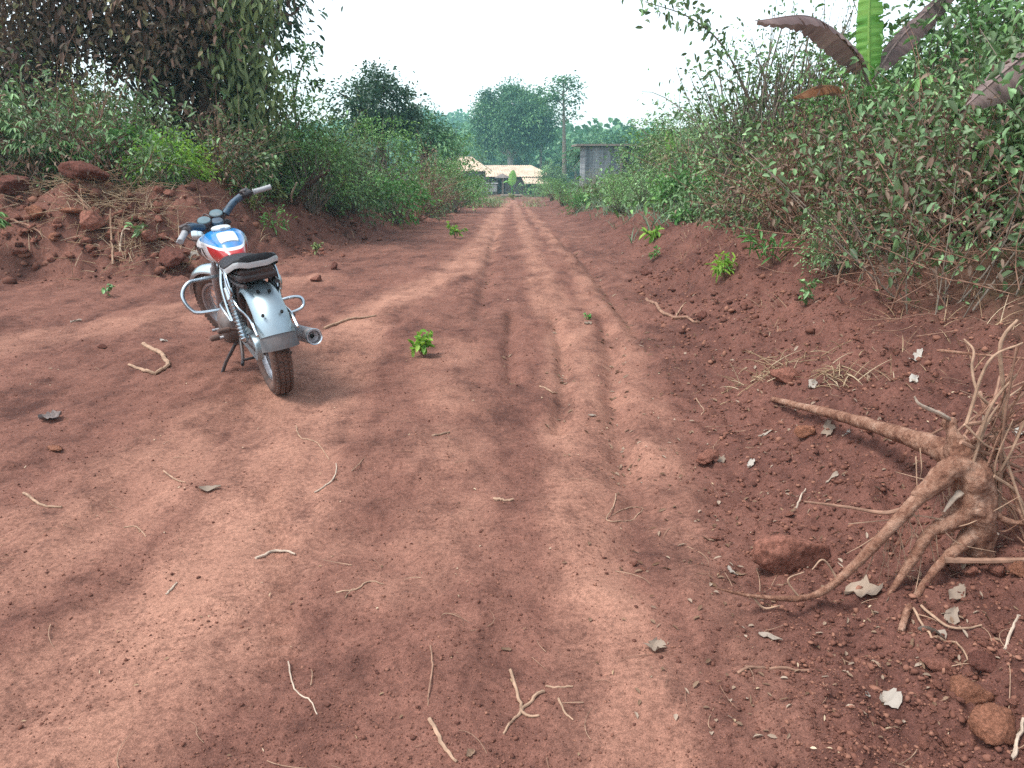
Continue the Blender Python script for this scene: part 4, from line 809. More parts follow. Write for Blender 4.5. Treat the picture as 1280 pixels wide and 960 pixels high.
def tank_mat():
    m, t, p, o = mat('blue_white_red_tank'); co = nd(t, 'ShaderNodeTexCoord').outputs['Object']; s = nd(t, 'ShaderNodeSeparateXYZ'); t.links.new(co, s.inputs[0]); x, y, z = s.outputs
    ay = mth(t, 'ABSOLUTE', y)
    line = mth(t, 'ADD', mth(t, 'MULTIPLY', x, .10), .836); top = mth(t, 'GREATER_THAN', z, line); rim = mth(t, 'GREATER_THAN', z, mth(t, 'SUBTRACT', line, .014))
    rear = mth(t, 'LESS_THAN', mth(t, 'ADD', x, mth(t, 'MULTIPLY', z, -.55)), -.355); low = mth(t, 'LESS_THAN', z, .722)
    n = tex_noise(t, co, 30, 4); blue = ramp(t, n, [(.35, (.012, .17, .46)), (.7, (.02, .24, .56))])
    c = mixc(t, rear, (.70, .72, .73), (.42, .012, .018)); c = mixc(t, low, c, (.30, .31, .33)); c = mixc(t, rim, c, (.75, .77, .78)); c = mixc(t, top, c, blue)
    d = ramp(t, tex_noise(t, co, 9, 6, .65), [(.5, (0, 0, 0)), (.8, (.55,) * 3)]); c = mixc(t, d, c, (.32, .2, .15)); t.links.new(c, p.inputs['Base Color'])
    p.inputs['Roughness'].default_value = .22; p.inputs['Coat Weight'].default_value = .35; return m
M['tank'] = tank_mat()
def motorcycle():
    root = empty('motorcycle'); AR, AF = Vector((-.62, 0, .30)), Vector((.64, 0, .30))
    def part(mb, name, m, parent=None, label=None, **k):
        o = mb.build(name, M[m], parent or root, **k)
        if label: o['label'] = label
        return o
    HEAD = Vector((.36, 0, .82)); AX = Vector((-.27, 0, .52)).normalized(); ST = Matrix.Translation(HEAD) @ Matrix.Rotation(R(33), 4, AX) @ Matrix.Translation(-HEAD)
    def wheel(c, wd, X):
        mb = MB(); mb.X = X; w2 = wd / 2; mb.m = 0
        prof = [(-w2 * .62, .215), (-w2 * .95, .235), (-w2, .262), (-w2 * .8, .287), (-w2 * .4, .298), (0, .302), (w2 * .4, .298), (w2 * .8, .287), (w2, .262), (w2 * .95, .235), (w2 * .62, .215)]
        mb.lathe(c, (0, 1, 0), prof, 72); nb = 64                          # tread blocks
        for k in range(nb):
            a = 2 * math.pi * k / nb
            for yy, rr, tilt in ((-w2 * .66, .293, -.5), (-w2 * .22, .3005, -.1), (w2 * .22, .3005, .1), (w2 * .66, .293, .5)):
                aa = a + (math.pi / nb if abs(yy) < w2 * .4 else 0); u = Vector((math.cos(aa), 0, math.sin(aa))); tg = Vector((-math.sin(aa), 0, math.cos(aa))); yv = Vector((0, 1, 0))
                nrm = (u * math.cos(tilt) + yv * math.sin(tilt)).normalized(); sd = tg.cross(nrm); o_ = c + u * rr + yv * yy; vs = []
                for h_, sc in ((-.004, 1.1), (.0075, .85)):
                    for q, r_ in ((-1, -1), (1, -1), (1, 1), (-1, 1)): vs.append(o_ + nrm * h_ + tg * (q * .0095 * sc) + sd * (r_ * w2 * .17 * sc))
                mb.add(vs, [(4, 5, 6, 7), (0, 1, 5, 4), (1, 2, 6, 5), (2, 3, 7, 6), (3, 0, 4, 7)])
        W_ = empty('wheel'); W_.parent = root; part(mb, 'tyre', 'rubber', W_)
        mb = MB(); mb.X = X; mb.lathe(c, (0, 1, 0), [(-.036, .222), (-.038, .205), (-.02, .200), (-.012, .190), (.012, .190), (.02, .200), (.038, .205), (.036, .222)], 48); part(mb, 'rim', 'steel', W_)
        mb = MB(); mb.X = X; mb.lathe(c, (0, 1, 0), [(-.06, .0), (-.06, .02), (-.045, .055), (.045, .055), (.06, .02), (.06, 0)], 20); part(mb, 'hub', 'engine', W_)
        mb = MB(); mb.X = X
        for k in range(36):
            a = 2 * math.pi * k / 36; b = a + (.35 if k % 2 else -.35); sy = .04 if k % 4 < 2 else -.04
            mb.tube([c + Vector((math.cos(b) * .052, sy, math.sin(b) * .052)), c + Vector((math.cos(a) * .192, 0, math.sin(a) * .192))], .0022, 4, False)
        part(mb, 'spokes', 'steel', W_)
    I4 = Matrix.Identity(4); wheel(AR, .120, I4); wheel(AF, .080, ST)
    # frame
    mb = MB(); mb.tube([HEAD + AX * .09, HEAD - AX * .09], .028, 12); mb.tube([HEAD, (.1, 0, .74), (-.18, 0, .70)], .02, 10, n=5)
    for s in (1, -1):
        mb.tube([(-.12, .04 * s, .70), (-.3, .10 * s, .70), (-.62, .105 * s, .695), (-.80, .09 * s, .70)], .0125, 8, n=5); mb.tube([(-.22, .10 * s, .70), (-.14, .09 * s, .48), (-.12, .085 * s, .30)], .013, 8, n=5)
        mb.tube([(-.55, .105 * s, .69), (-.34, .10 * s, .52), (-.16, .09 * s, .36)], .011, 8, n=4); mb.tube([(-.14, .08 * s, .31), (-.38, .085 * s, .295), AR + Vector((-.04, .085 * s, 0))], .015, 8)
    mb.tube([HEAD - AX * .05, (.29, 0, .55), (.25, 0, .34), (.1, 0, .22)], .018, 10, n=5); part(mb, 'frame', 'black')
    # engine
    mb = MB(); mb.box((.05, 0, .32), (.36, .20, .19), (0, R(-4), 0), .05); mb.lathe((-.04, .085, .33), (0, 1, 0), [(0, .12), (.06, .118), (.085, .10), (.097, .06), (.1, 0)], 28); mb.lathe((.13, .085, .33), (0, 1, 0), [(0, .07), (.03, .068), (.04, .05), (.04, 0)], 24)
    mb.lathe((.03, -.085, .32), (0, -1, 0), [(0, .11), (.05, .105), (.06, .08), (.06, 0)], 28); part(mb, 'crankcase', 'engine')
    mb = MB()
    for k in range(9): mb.box((.13 + .018 * k * .6, 0, .425 + .021 * k), (.155, .17 if k < 6 else .15, .009), (0, R(-14), 0), .004)
    mb.box((.175, 0, .51), (.10, .11, .20), (0, R(-14), 0), .02); mb.box((.215, 0, .635), (.12, .12, .05), (0, R(-14), 0), .02); part(mb, 'cylinder', 'engine')
    mb = MB(); mb.lathe((.03, .02, .50), (-1, .2, .1), [(0, .02), (.02, .03), (.06, .03), (.07, .024), (.13, .024)], 14); mb.box((-.01, .03, .47), (.05, .05, .07), None, .012); part(mb, 'carburettor', 'steel')
    mb = MB(); mb.tube([(.10, .10, .46), (.02, .135, .455), (-.10, .135, .43), (-.16, .12, .38)], .011, 8, n=5); part(mb, 'breather_pipe', 'chrome')
    mb = MB(); mb.lathe((-.25, .06, .47), (0, 1, 0), [(0, .055), (.05, .055), (.062, .045), (.065, 0)], 20); part(mb, 'air_filter', 'black')
    mb = MB(); mb.tube([(.34, .03, .80), (.22, .06, .70), (.10, .085, .55), (.02, .09, .45)], .005, 6, n=5); mb.tube([(.34, .015, .78), (.18, .075, .66), (-.05, .09, .60), (-.2, .10, .64)], .006, 6, n=5); part(mb, 'cable', 'black')
    for s in (1, -1):
        mb = MB(); mb.box((-.20, .112 * s, .56), (.21, .02, .17), (0, R(12), R(3 * s)), .009); part(mb, 'side_panel', 'fender_metal')
    # tank
    P_ = 2.5; xs = np.array([-.15, -.14, -.05, .08, .20, .30, .335, .345]); wy = np.array([.03, .062, .088, .122, .152, .165, .12, .05]); zt = np.array([.785, .80, .862, .906, .916, .892, .865, .83]); zb = np.array([.745, .725, .70, .69, .69, .71, .735, .77])
    def sec(x): return np.interp(x, xs, wy), np.interp(x, xs, zt), np.interp(x, xs, zb)
    def smooth_sec(x): a = [sec(x + d) for d in (-.018, -.009, 0, .009, .018)]; return [sum(q[i] for q in a) / 5 for i in range(3)]
    mb = MB(); loops = []
    for x in np.linspace(-.15, .345, 56):
        w_, t_, b_ = smooth_sec(x); zc, hz = (t_ + b_) / 2, (t_ - b_) / 2; l = []
        for k in range(52):
            a = 2 * math.pi * k / 52; ca, sa = math.cos(a), math.sin(a); l.append((x, w_ * math.copysign(abs(ca) ** (2 / P_), ca) * (1 - .10 * (sa < 0) * abs(sa)), zc + hz * math.copysign(abs(sa) ** (2 / P_), sa)))
        loops.append(l)
    mb.loft(loops); part(mb, 'tank', 'tank', angle=70); tank = [o for o in root.children if o.name.startswith('tank')][0]
    def side(x, z, off=.0022):
        w_, t_, b_ = smooth_sec(x); zc, hz = (t_ + b_) / 2, (t_ - b_) / 2; q = max(0., 1 - abs((z - zc) / hz) ** P_) ** (1 / P_); return w_ * q + off
    lets = {1: MB(), -1: MB()}
    def stroke(x0, z0_, x1, z1, wd):                                # letter strokes lying on the white side panel
        for s in (1, -1):
            vs = []
            for k in range(7):
                t = k / 6; x = x0 + (x1 - x0) * t; z = z0_ + (z1 - z0_) * t
                for h in (-.5, .5): vs.append((x + h * wd, side(x + h * wd, z) * s, z))
            lets[s].add(vs, [(2 * k, 2 * k + 1, 2 * k + 3, 2 * k + 2) for k in range(6)])
    for xo in (.285, .245, .175): stroke(xo, .818, xo - .03, .748, .017)
    stroke(.232, .818, .215, .785, .014); stroke(.198, .818, .215, .785, .014); stroke(.272, .82, .232, .748, .012)
    for s in (1, -1): part(lets[s], 'lettering', 'blackink', tank)
    mb = MB(); mb.lathe((.185, 0, .912), (-.03, 0, 1), [(0, .062), (.012, .062), (.02, .052), (.024, .03), (.026, 0)], 28); mb.box((.13, 0, .926), (.035, .03, .012), None, .005); part(mb, 'fuel_cap', 'white', tank)
    mb = MB(); loops = []
    for x in np.linspace(-.055, .065, 9):
        w_, t_, b_ = smooth_sec(x); zc, hz = (t_ + b_) / 2, (t_ - b_) / 2; edge = 1 - .12 * (abs((x - .005) / .06) ** 6); l = []
        for y in np.linspace(-.058, .058, 9): l.append((x, y * edge, zc + hz * max(0, 1 - abs(y * edge / w_) ** P_) ** (1 / P_) + .007))
        loops.append(l)
    mb.loft(loops, False, False); loops2 = [[(p_[0], p_[1], p_[2] - .012) for p_ in l] for l in loops]; mb.loft(loops2, False, False)
    rimt = [l[0] for l in loops] + loops[-1] + [l[-1] for l in loops[::-1]] + loops[0][::-1]; mb.loft([rimt, [(p_[0], p_[1], p_[2] - .012) for p_ in rimt]], False); part(mb, 'tank_pad', 'white', tank)
    # seat
    def seat_loop(x, w_, z0_, z1, n=10): return [(x, -w_, z0_), (x, -w_ * 1.0, z1 - .015), (x, -w_ * .9, z1 - .004), (x, -w_ * .5, z1 + .004), (x, 0, z1 + .006), (x, w_ * .5, z1 + .004), (x, w_ * .9, z1 - .004), (x, w_, z1 - .015), (x, w_, z0_)]
    sx = [-.125, -.14, -.22, -.34, -.46, -.58, -.70, -.78, -.815, -.825]; sw = [.05, .08, .115, .13, .135, .135, .13, .118, .095, .05]; sz = [.765, .785, .785, .778, .785, .808, .838, .862, .868, .858]
    mb = MB(); mb.loft([seat_loop(x, w_, z - .04, z) for x, w_, z in zip(sx, sw, sz)]); part(mb, 'seat', 'vinyl', angle=50)
    seat = [o for o in root.children if o.name.startswith('seat')][0]
    mb = MB(); ring = [(x, w_ + .003, z - .040) for x, w_, z in zip(sx[1:], sw[1:], sz[1:])]; ring = ring + [(x, -y, z) for x, y, z in ring[::-1]]
    a_, b_ = [], []
    vs = []; 
    for x, y, z in ring: vs += [(x - (.004 if x < -.8 else 0), y, z + .016), (x - (.004 if x < -.8 else 0), y * 1.03, z + .002), (x, y * 1.0, z - .016)]
    mb.add(vs, [q for k in range(len(ring) - 1) for q in ((3 * k, 3 * k + 1, 3 * k + 4, 3 * k + 3), (3 * k + 1, 3 * k + 2, 3 * k + 5, 3 * k + 4))]); part(mb, 'seat_trim', 'trim', seat)
    mb = MB(); mb.box((-.48, 0, .715), (.58, .215, .05), (0, R(5), 0), .02); mb.box((-.64, 0, .755), (.26, .19, .05), (0, R(9), 0), .02); part(mb, 'seat_base', 'black', seat)
    # rear fender, its rubber flap, stays
    def arc(c, r, a0, a1, n, hw, lip, dr=0):
        ls = []
        for k in range(n + 1):
            a = R(a0 + (a1 - a0) * k / n); u = Vector((math.cos(a), 0, math.sin(a))); rr = r + dr * k / n; w_ = hw * (1 + .12 * k / n)
            ls.append([c + u * (rr + .019 - lip * 2.0 * (1 - math.cos(th))) + Vector((0, w_ * math.sin(th) / .966, 0)) for th in np.linspace(-1.31, 1.31, 17)])
        return ls
    def shell(mb, ls, c, th=.003):
        mb.loft(ls, False, False); inn = [[p_ + (c - p_).normalized() * th for p_ in l] for l in ls]; mb.loft(inn, False, False); mb.loft([ls[-1], inn[-1]], False, False); mb.loft([ls[0], inn[0]], False, False)
        mb.loft([[l[0] for l in ls], [l[0] for l in inn]], False, False); mb.loft([[l[-1] for l in ls], [l[-1] for l in inn]], False, False)
    FC = AR + Vector((.0, 0, .015)); mb = MB(); shell(mb, arc(FC, .352, 58, 160, 26, .088, .036, .024), FC); part(mb, 'fender', 'fender_metal', angle=60, label='rear fender of bare silver metal')
    fen = [o for o in root.children if o.name.startswith('fender')][0]
    mb = MB()
    for a, y in ((118, .03), (120, -.03), (143, .055), (143, -.05)):
        u = Vector((math.cos(R(a)), 0, math.sin(R(a)))); mb.lathe(FC + u * (.381 + .03 * (a - 62) / 96 - (.004 if abs(y) > .04 else 0)) + Vector((0, y, 0)), u, [(-.01, .009), (.003, .009), (.0035, 0)], 12)
    part(mb, 'bolt_hole', 'hole', fen)
    mb = MB(); shell(mb, arc(FC, .370, 155, 173, 10, .095, .038, .004), FC, .004); part(mb, 'mud_flap', 'flap', fen, angle=60)
    for s in (1, -1):
        mb = MB(); mb.tube([(-.46, .135 * s, .735), (-.50, .14 * s, .66), (-.60, .125 * s, .56), (-.72, .112 * s, .535), (-.86, .112 * s, .52), (-.975, .112 * s, .46)], .0085, 8, n=5); part(mb, 'fender_stay', 'chrome')
        mb = MB(); mb.tube([(-.36, .13 * s, .75), (-.38, .155 * s, .64), (-.42, .155 * s, .52), (-.47, .15 * s, .45)], .0125, 10, n=5); mb.tube([(-.36, .13 * s, .75), (-.55, .14 * s, .745), (-.60, .14 * s, .64), (-.52, .14 * s, .60)], .009, 8, n=5); part(mb, 'grab_tube', 'chrome')
        a, b = Vector((-.44, .135 * s, .665)), Vector((-.61, .125 * s, .345)); ax = (b - a).normalized(); L_ = (b - a).length; prof = []
        for k in range(60): t = .25 + .72 * k / 59; prof.append((L_ * t, .0235 + .006 * math.sin(k * 1.25)))
        mb = MB(); mb.lathe(a, ax, [(0, .012), (.02, .012), (.02, .026), (L_ * .26, .027)] + prof + [(L_, .012)], 16); part(mb, 'shock_absorber', 'chrome')
    # chain case, swing arm end
    mb = MB(); ring = []
    for k in range(12): a = R(90 + 180 * k / 11); ring.append((-.63 + .075 * math.cos(a), .30 + .075 * math.sin(a)))
    for k in range(12): a = R(-90 + 180 * k / 11); ring.append((-.08 + .05 * math.cos(a), .31 + .05 * math.sin(a)))
    mb.loft([[(x, .058, z) for x, z in ring], [(x * .998, .066 + .022, z) for x, z in ring], [(x * .985 - .003, .094, z * .985 + .004) for x, z in ring]]); part(mb, 'chain_case', 'fender_metal')
    # muffler
    mb = MB(); a = Vector((-.12, -.15, .27)); d = (Vector((-.95, -.195, .375)) - a); L_ = d.length; mb.lathe(a, d, [(0, .022), (.12, .026), (.2, .048), (L_ - .03, .046), (L_ - .01, .047), (L_, .045), (L_, .037), (L_ - .03, .033), (L_ - .045, .016), (L_ - .045, 0)], 28)
    mb.tube([(.22, -.04, .60), (.33, -.06, .55), (.30, -.10, .32), (.12, -.14, .245), a], .02, 10, n=5); part(mb, 'exhaust', 'steel', angle=30)
    ex = [o for o in root.children if o.name.startswith('exhaust')][0]; mb = MB(); q = a + d.normalized() * (L_ + .0005); mb.lathe(q, d, [(0, .042), (.004, .046), (.0, .048), (-.012, .048)], 28); part(mb, 'end_ring', 'chrome', ex)
    mb = MB(); mb.lathe(a + d.normalized() * (L_ - .043), d, [(0, .0), (.001, .014)], 14); part(mb, 'outlet', 'hole', ex)
    # crash guards and foot gear
    mb = MB(); mb.tube([(.27, .03, .60), (.27, .20, .60), (.26, .27, .595), (.24, .32, .55), (.22, .33, .49), (.20, .30, .425), (.18, .25, .40), (.16, .08, .395)], .013, 12, n=6); part(mb, 'crash_guard', 'chrome')
    mb = MB(); mb.tube([(.27, -.03, .60), (.27, -.17, .60), (.26, -.26, .595), (.24, -.30, .55), (.22, -.31, .49), (.20, -.28, .425), (.18, -.2, .40), (.16, -.08, .395)], .013, 12, n=6); part(mb, 'crash_guard', 'chrome')
    mb = MB(); mb.tube([(-.14, -.10, .42), (-.14, -.25, .445), (-.15, -.33, .44), (-.17, -.35, .41), (-.19, -.33, .375), (-.20, -.25, .36), (-.2, -.10, .36)], .0105, 10, n=6); part(mb, 'footrest_guard', 'chrome')
    for s in (1, -1):
        mb = MB(); mb.tube([(.0, .08 * s, .255), (-.01, .16 * s, .26)], .010, 8); mb.lathe((-.01, .155 * s, .26), (0, s, 0), [(0, .016), (.008, .02), (.09, .02), (.1, .013), (.1, 0)], 14); part(mb, 'footpeg', 'rubber')
        mb = MB(); mb.tube([(-.34, .10 * s, .36), (-.36, .17 * s, .38)], .009, 8); mb.lathe((-.36, .165 * s, .38), (0, s, 0), [(0, .014), (.008, .017), (.07, .017), (.078, 0)], 12); part(mb, 'footpeg', 'rubber')
    mb = MB(); mb.tube([(.06, .15, .30), (.16, .165, .25), (.22, .17, .255)], .007, 7, n=4); mb.lathe((.22, .155, .255), (0, 1, 0), [(0, .011), (.05, .011), (.052, 0)], 10); mb.tube([(.06, .15, .30), (-.08, .165, .27)], .007, 7); mb.lathe((-.08, .15, .27), (0, 1, 0), [(0, .011), (.05, .011), (.052, 0)], 10); part(mb, 'gear_lever', 'steel')
    mb = MB(); mb.tube([(-.10, .09, .25), (-.06, .20, .10), (-.05, .262, -.012)], .012, 8); mb.box((-.05, .27, -.01), (.06, .05, .012), None, .004); part(mb, 'side_stand', 'black')
    mb = MB()
    for s in (1, -1): mb.tube([(-.16, .09 * s, .26), (-.30, .12 * s, .185), (-.42, .15 * s, .16)], .011, 8, n=4)
    mb.tube([(-.36, -.135, .17), (-.36, .135, .17)], .009, 8); part(mb, 'centre_stand', 'black')
    mb = MB(); mb.box((-.36, 0, .56), (.13, .15, .26), (0, R(-18), 0), .03); mb.box((-.26, 0, .42), (.08, .12, .2), (0, R(-10), 0), .02); mb.lathe((-.0, 0, .60), (0, 1, 0), [(-.07, 0), (-.07, .05), (.07, .05), (.07, 0)], 16); mb.box((-.16, 0, .60), (.16, .16, .14), None, .03); part(mb, 'battery_box', 'black')
    # steering group
    S = ST
    for s in (1, -1):
        mb = MB(); mb.X = S; a = AF + Vector((-.01, .085 * s, 0)); b = a + (AX * .68); mb.lathe(a, AX, [(-.02, .014), (0, .024), (.20, .026), (.22, .027), (.26, .030), (.40, .030), (.42, .017), (.66, .017)], 14); part(mb, 'fork_leg', 'steel')
    mb = MB(); mb.X = S; mb.box(HEAD + AX * .10, (.05, .22, .03), (0, R(-27), 0), .012); mb.box(HEAD - AX * .10, (.05, .22, .03), (0, R(-27), 0), .012); part(mb, 'fork_yoke', 'black')
    mb = MB(); mb.X = S; shell(mb, arc(AF, .335, 20, 165, 22, .058, .03), AF); part(mb, 'fender', 'chrome', angle=60, label='chromed front fender')
    mb = MB(); mb.X = S; mb.lathe((.40, 0, .875), (1, 0, -.08), [(0, .0), (.005, .045), (.03, .075), (.08, .09), (.10, .093), (.105, .088), (.115, .06), (.12, 0)], 28); part(mb, 'headlight', 'chrome')
    for y in (.055, -.055):
        mb = MB(); mb.X = S; c = Vector((.335, y, .985)); ax = Vector((-.42, 0, .9)); mb.lathe(c, ax, [(-.06, 0), (-.055, .03), (-.02, .046), (.0, .049), (.008, .046)], 22); dl = part(mb, 'dial', 'black')
        mb = MB(); mb.X = S; mb.lathe(c + ax.normalized() * .006, ax, [(0, .044), (.006, .04), (.009, 0)], 22); part(mb, 'dial_glass', 'glass', dl)
    mb = MB(); mb.X = S; mb.lathe((.285, .0, .955), (-.4, 0, .9), [(-.03, 0), (-.03, .036), (0, .040), (.008, .036), (.012, 0)], 20); part(mb, 'ignition_lock', 'sleeve')
    H_ = lambda s: [(.315, 0, .945), (.315, .06 * s, .945), (.31, .105 * s, .96), (.29, .18 * s, 1.0), (.255, .245 * s, 1.02), (.215, .30 * s, 1.018), (.15, .395 * s, 1.005)]
    hb = MB(); hb.X = S; hb.tube(H_(1)[::-1] + H_(-1)[1:], .0115, 10, n=4); bar = part(hb, 'handlebar', 'black')
    for s in (1, -1):
        A_ = [Vector(q) for q in H_(s)]; d = (A_[6] - A_[5]).normalized(); mb = MB(); mb.X = S; mb.lathe(A_[5] + d * .015, d, [(0, .02), (.004, .023), (.008, .0175)] + [(.01 + .01 * k, .0175 + (.0012 if k % 2 else -.0006)) for k in range(11)] + [(.122, .02), (.126, .018), (.126, 0)], 16); part(mb, 'grip', 'grip', bar)
        mb = MB(); mb.X = S; mb.lathe(A_[5] - d * .055, d, [(0, .016), (.004, .027), (.03, .029), (.055, .024), (.06, .015)], 14); mb.box(A_[5] - d * .03 + Vector((.012, 0, .02)), (.05, .05, .03), (0, 0, R(-25 * s)), .008); part(mb, 'switch_housing', 'black', bar)
        mb = MB(); mb.X = S; f = Vector((.045, 0, -.008)); mb.tube([A_[5] - d * .03 + Vector((.02, 0, 0)), A_[5] + f, A_[5] + d * .07 + f * 1.1, A_[6] + f * 1.0 + d * .02], .0055, 7, n=4, flat=1.5); part(mb, 'brake_lever', 'steel', bar)
        mb = MB(); mb.X = S; mb.tube(A_[2:5], .024, 12, n=5, wob=.12); part(mb, 'bar_sleeve', 'sleeve', bar)
        mb = MB(); mb.X = S; mb.tube([A_[5] - d * .04, A_[4] + Vector((.09, -.03 * s, -.02)), (.40, .05 * s, .93), (.36, .03 * s, .82)], .0045, 6, n=5); part(mb, 'cable', 'black', bar)
    mb = MB(); mb.X = S; mb.tube([(.36, .04, .95), (.46, .10, 1.0), (.44, .16, .92), (.38, .07, .84)], .005, 6, n=5); mb.tube([(.36, -.04, .95), (.47, -.06, .99), (.45, .02, .90), (.38, -.04, .80)], .005, 6, n=5); part(mb, 'cable', 'black')
    mb = MB(); mb.X = S; mb.box((.345, 0, .93), (.10, .17, .05), (0, R(-20), 0), .02); part(mb, 'bar_clamp', 'black')
    hd = R(29.5); h2 = Vector((-math.sin(hd), math.cos(hd), 0)); rc = Vector((*BIKE_R, 0)); org = rc + h2 * .62; fr = rc + h2 * 1.26
    zr, zf = Hh(rc.x, rc.y), Hh(fr.x, fr.y); pitch = -math.atan2(zf - zr, 1.26); root.rotation_euler = (R(-7.5), pitch, hd + R(90)); root.location = (org.x, org.y, (zr + zf) / 2 - .004)
    tag(root, 'blue white and red motorcycle leaning on its side stand beside the track', 'motorcycle'); return root
motorcycle()

# ------------------------------------------------------------------ the uprooted stump
def stump():
    def nY(Y): return 2.12 + (Y - 2.93) * 1.9 if Y > 2.93 else 2.0 + (Y - 2.03) * .133
    def A(px, py, Y): return atd(px, py, min(nY(Y), at(px, py).y - .012))
    c = A(1228, 700, 2.86); b = Vector((c.x, c.y, Hh(c.x, c.y))); root = empty('uprooted_stump', b)
    def L(*a): return [A(*q) - b for q in a]
    mb = MB(); mb.tube(L((1192, 556, 2.98), (1203, 572, 2.96), (1214, 596, 2.93), (1219, 630, 2.9), (1224, 668, 2.88), (1228, 705, 2.86)), [.034, .050, .056, .054, .050, .034], 16, n=7, wob=.5)
    mb.tube(L((1130, 545, 3.15), (1165, 556, 3.06), (1200, 575, 2.97), (1218, 600, 2.94)), [.024, .031, .042, .045], 14, n=6, wob=.3)
    mb.tube(L((1217, 600, 2.93), (1195, 584, 2.87), (1170, 601, 2.76), (1145, 624, 2.6)), [.045, .036, .030, .024], 14, n=6, wob=.3)
    mb.tube(L((1222, 625, 2.9), (1195, 648, 2.75), (1170, 662, 2.6)), [.044, .030, .021], 12, n=6, wob=.3); mb.tube(L((1225, 660, 2.86), (1200, 682, 2.55), (1180, 700, 2.35)), [.036, .022, .016], 12, n=6, wob=.3)
    mb.tube(L((1206, 590, 2.94), (1197, 560, 2.96), (1190, 542, 2.97), (1184, 526, 2.99)), [.036, .026, .022, .021], 14, n=6, wob=.5)
    so = mb.build('stump', M['bark_red'], root); rm = so.modifiers.new('fuse', 'REMESH'); rm.mode = 'VOXEL'; rm.voxel_size = .0055; rm.use_smooth_shade = True; sm = so.modifiers.new('soften', 'SMOOTH'); sm.iterations = 5; sm.factor = .5
    tx = bpy.data.textures.new('bark_ridges', 'CLOUDS'); tx.noise_scale = .022; tx.noise_depth = 3; dm = so.modifiers.new('bark', 'DISPLACE'); dm.texture = tx; dm.texture_coords = 'LOCAL'; dm.strength = .011; dm.mid_level = .5
    def root_part(pts, r, m='bark_red', seg=10, wob=.25, label=None, name='root'):
        m_ = MB(); m_.tube(L(*pts), [k * (.72 if pts[0][0] == 1200 else .52) for k in r] if pts[0][2] > 2.3 else r, seg, n=6, wob=wob); o = m_.build(name, M[m], root)
        if label: o['label'] = label
    root_part([(1200, 575, 2.97), (1150, 552, 3.1), (1090, 532, 3.3), (1030, 515, 3.55), (966, 499, 3.85)], [.055, .045, .036, .030, .019], 'bark_red', 12, .2, 'thick straight root pointing at the track')
    root_part([(1214, 588, 2.94), (1188, 584, 2.86), (1160, 610, 2.7), (1120, 652, 2.45), (1075, 700, 2.2), (1035, 735, 2.08), (1000, 748, 2.03), (940, 745, 2.08), (893, 735, 2.16)], [.05, .05, .045, .034, .027, .022, .018, .011, .005], 'bark_red', 12, .2, 'long root curving down and trailing along the ground')
    root_part([(1138, 633, 2.56), (1105, 641, 2.6), (1060, 634, 2.7), (1005, 627, 2.85)], [.013, .012, .009, .006], 'stick_red', 8)
    root_part([(1225, 638, 2.9), (1195, 648, 2.75), (1160, 668, 2.55), (1140, 700, 2.35), (1122, 728, 2.15), (1110, 745, 2.08)], [.05, .043, .036, .028, .02, .012], 'bark_red', 11)
    root_part([(1225, 665, 2.8), (1200, 682, 2.55), (1175, 705, 2.3), (1150, 738, 2.05), (1134, 765, 1.93), (1126, 790, 1.86)], [.03, .026, .023, .021, .020, .018], 'bark_red', 10, .2, 'root with a cleanly cut end')
    root_part([(1180, 700, 2.28), (1220, 701, 2.25), (1290, 700, 2.2)], [.010, .009, .008], 'stick_red', 7)
    root_part([(1222, 618, 2.85), (1240, 638, 2.75), (1262, 652, 2.65), (1300, 655, 2.6)], [.04, .025, .018, .014], 'bark_red', 9)
    root_part([(1228, 640, 2.82), (1232, 655, 2.7), (1248, 668, 2.65)], [.02, .014, .006], 'stick_pale', 7)
    root_part([(1212, 612, 2.82), (1195, 620, 2.7), (1180, 640, 2.62)], [.022, .017, .006], 'stick_pale', 8, .35, 'short pale splintered root stub')
    root_part([(1215, 635, 2.84), (1232, 650, 2.72), (1246, 672, 2.66)], [.02, .012, .008], 'bark_grey', 7)
    root_part([(1186, 524, 2.98), (1172, 516, 2.96), (1150, 506, 2.94), (1143, 496, 2.94)], [.014, .013, .010, .004], 'stick_pale', 8, .3, 'short pale broken twig')
    root_part([(1248, 640, 2.85), (1252, 560, 2.85), (1255, 500, 2.86), (1250, 440, 2.88), (1256, 418, 2.9), (1272, 400, 2.92)], [.013, .012, .012, .011, .010, .008], 'stick', 8, .12, 'upright pale root rising past the stump')
    root_part([(1240, 510, 3.0), (1222, 490, 3.0), (1215, 460, 3.02), (1217, 438, 3.03), (1205, 424, 3.05)], [.009, .008, .008, .007, .005], 'stick', 7)
    for pts, r in (([(1195, 560, 3.0), (1240, 500, 3.05), (1300, 468, 3.1)], .010), ([(1190, 545, 3.05), (1230, 515, 3.1), (1300, 500, 3.15)], .009), ([(1210, 575, 2.92), (1245, 545, 2.9), (1300, 510, 2.9)], .016), ([(1225, 490, 3.1), (1240, 530, 3.0), (1300, 585, 2.9)], .011), ([(1200, 565, 3.0), (1220, 545, 3.0), (1242, 500, 3.05), (1250, 470, 3.1)], .008), ([(1220, 600, 2.85), (1250, 575, 2.8), (1300, 570, 2.75)], .009), ([(1190, 530, 3.05), (1160, 545, 3.08), (1148, 552, 3.1)], .008), ([(1175, 438, 3.3), (1220, 443, 3.25), (1300, 450, 3.2)], .012), ([(1205, 545, 3.0), (1222, 562, 2.95), (1238, 580, 2.9)], .009)):
        root_part(pts, [r, r * .85, r * .6], 'stick_red' if r < .01 else 'bark_red', 7, .15)
    rng = np.random.RandomState(5)
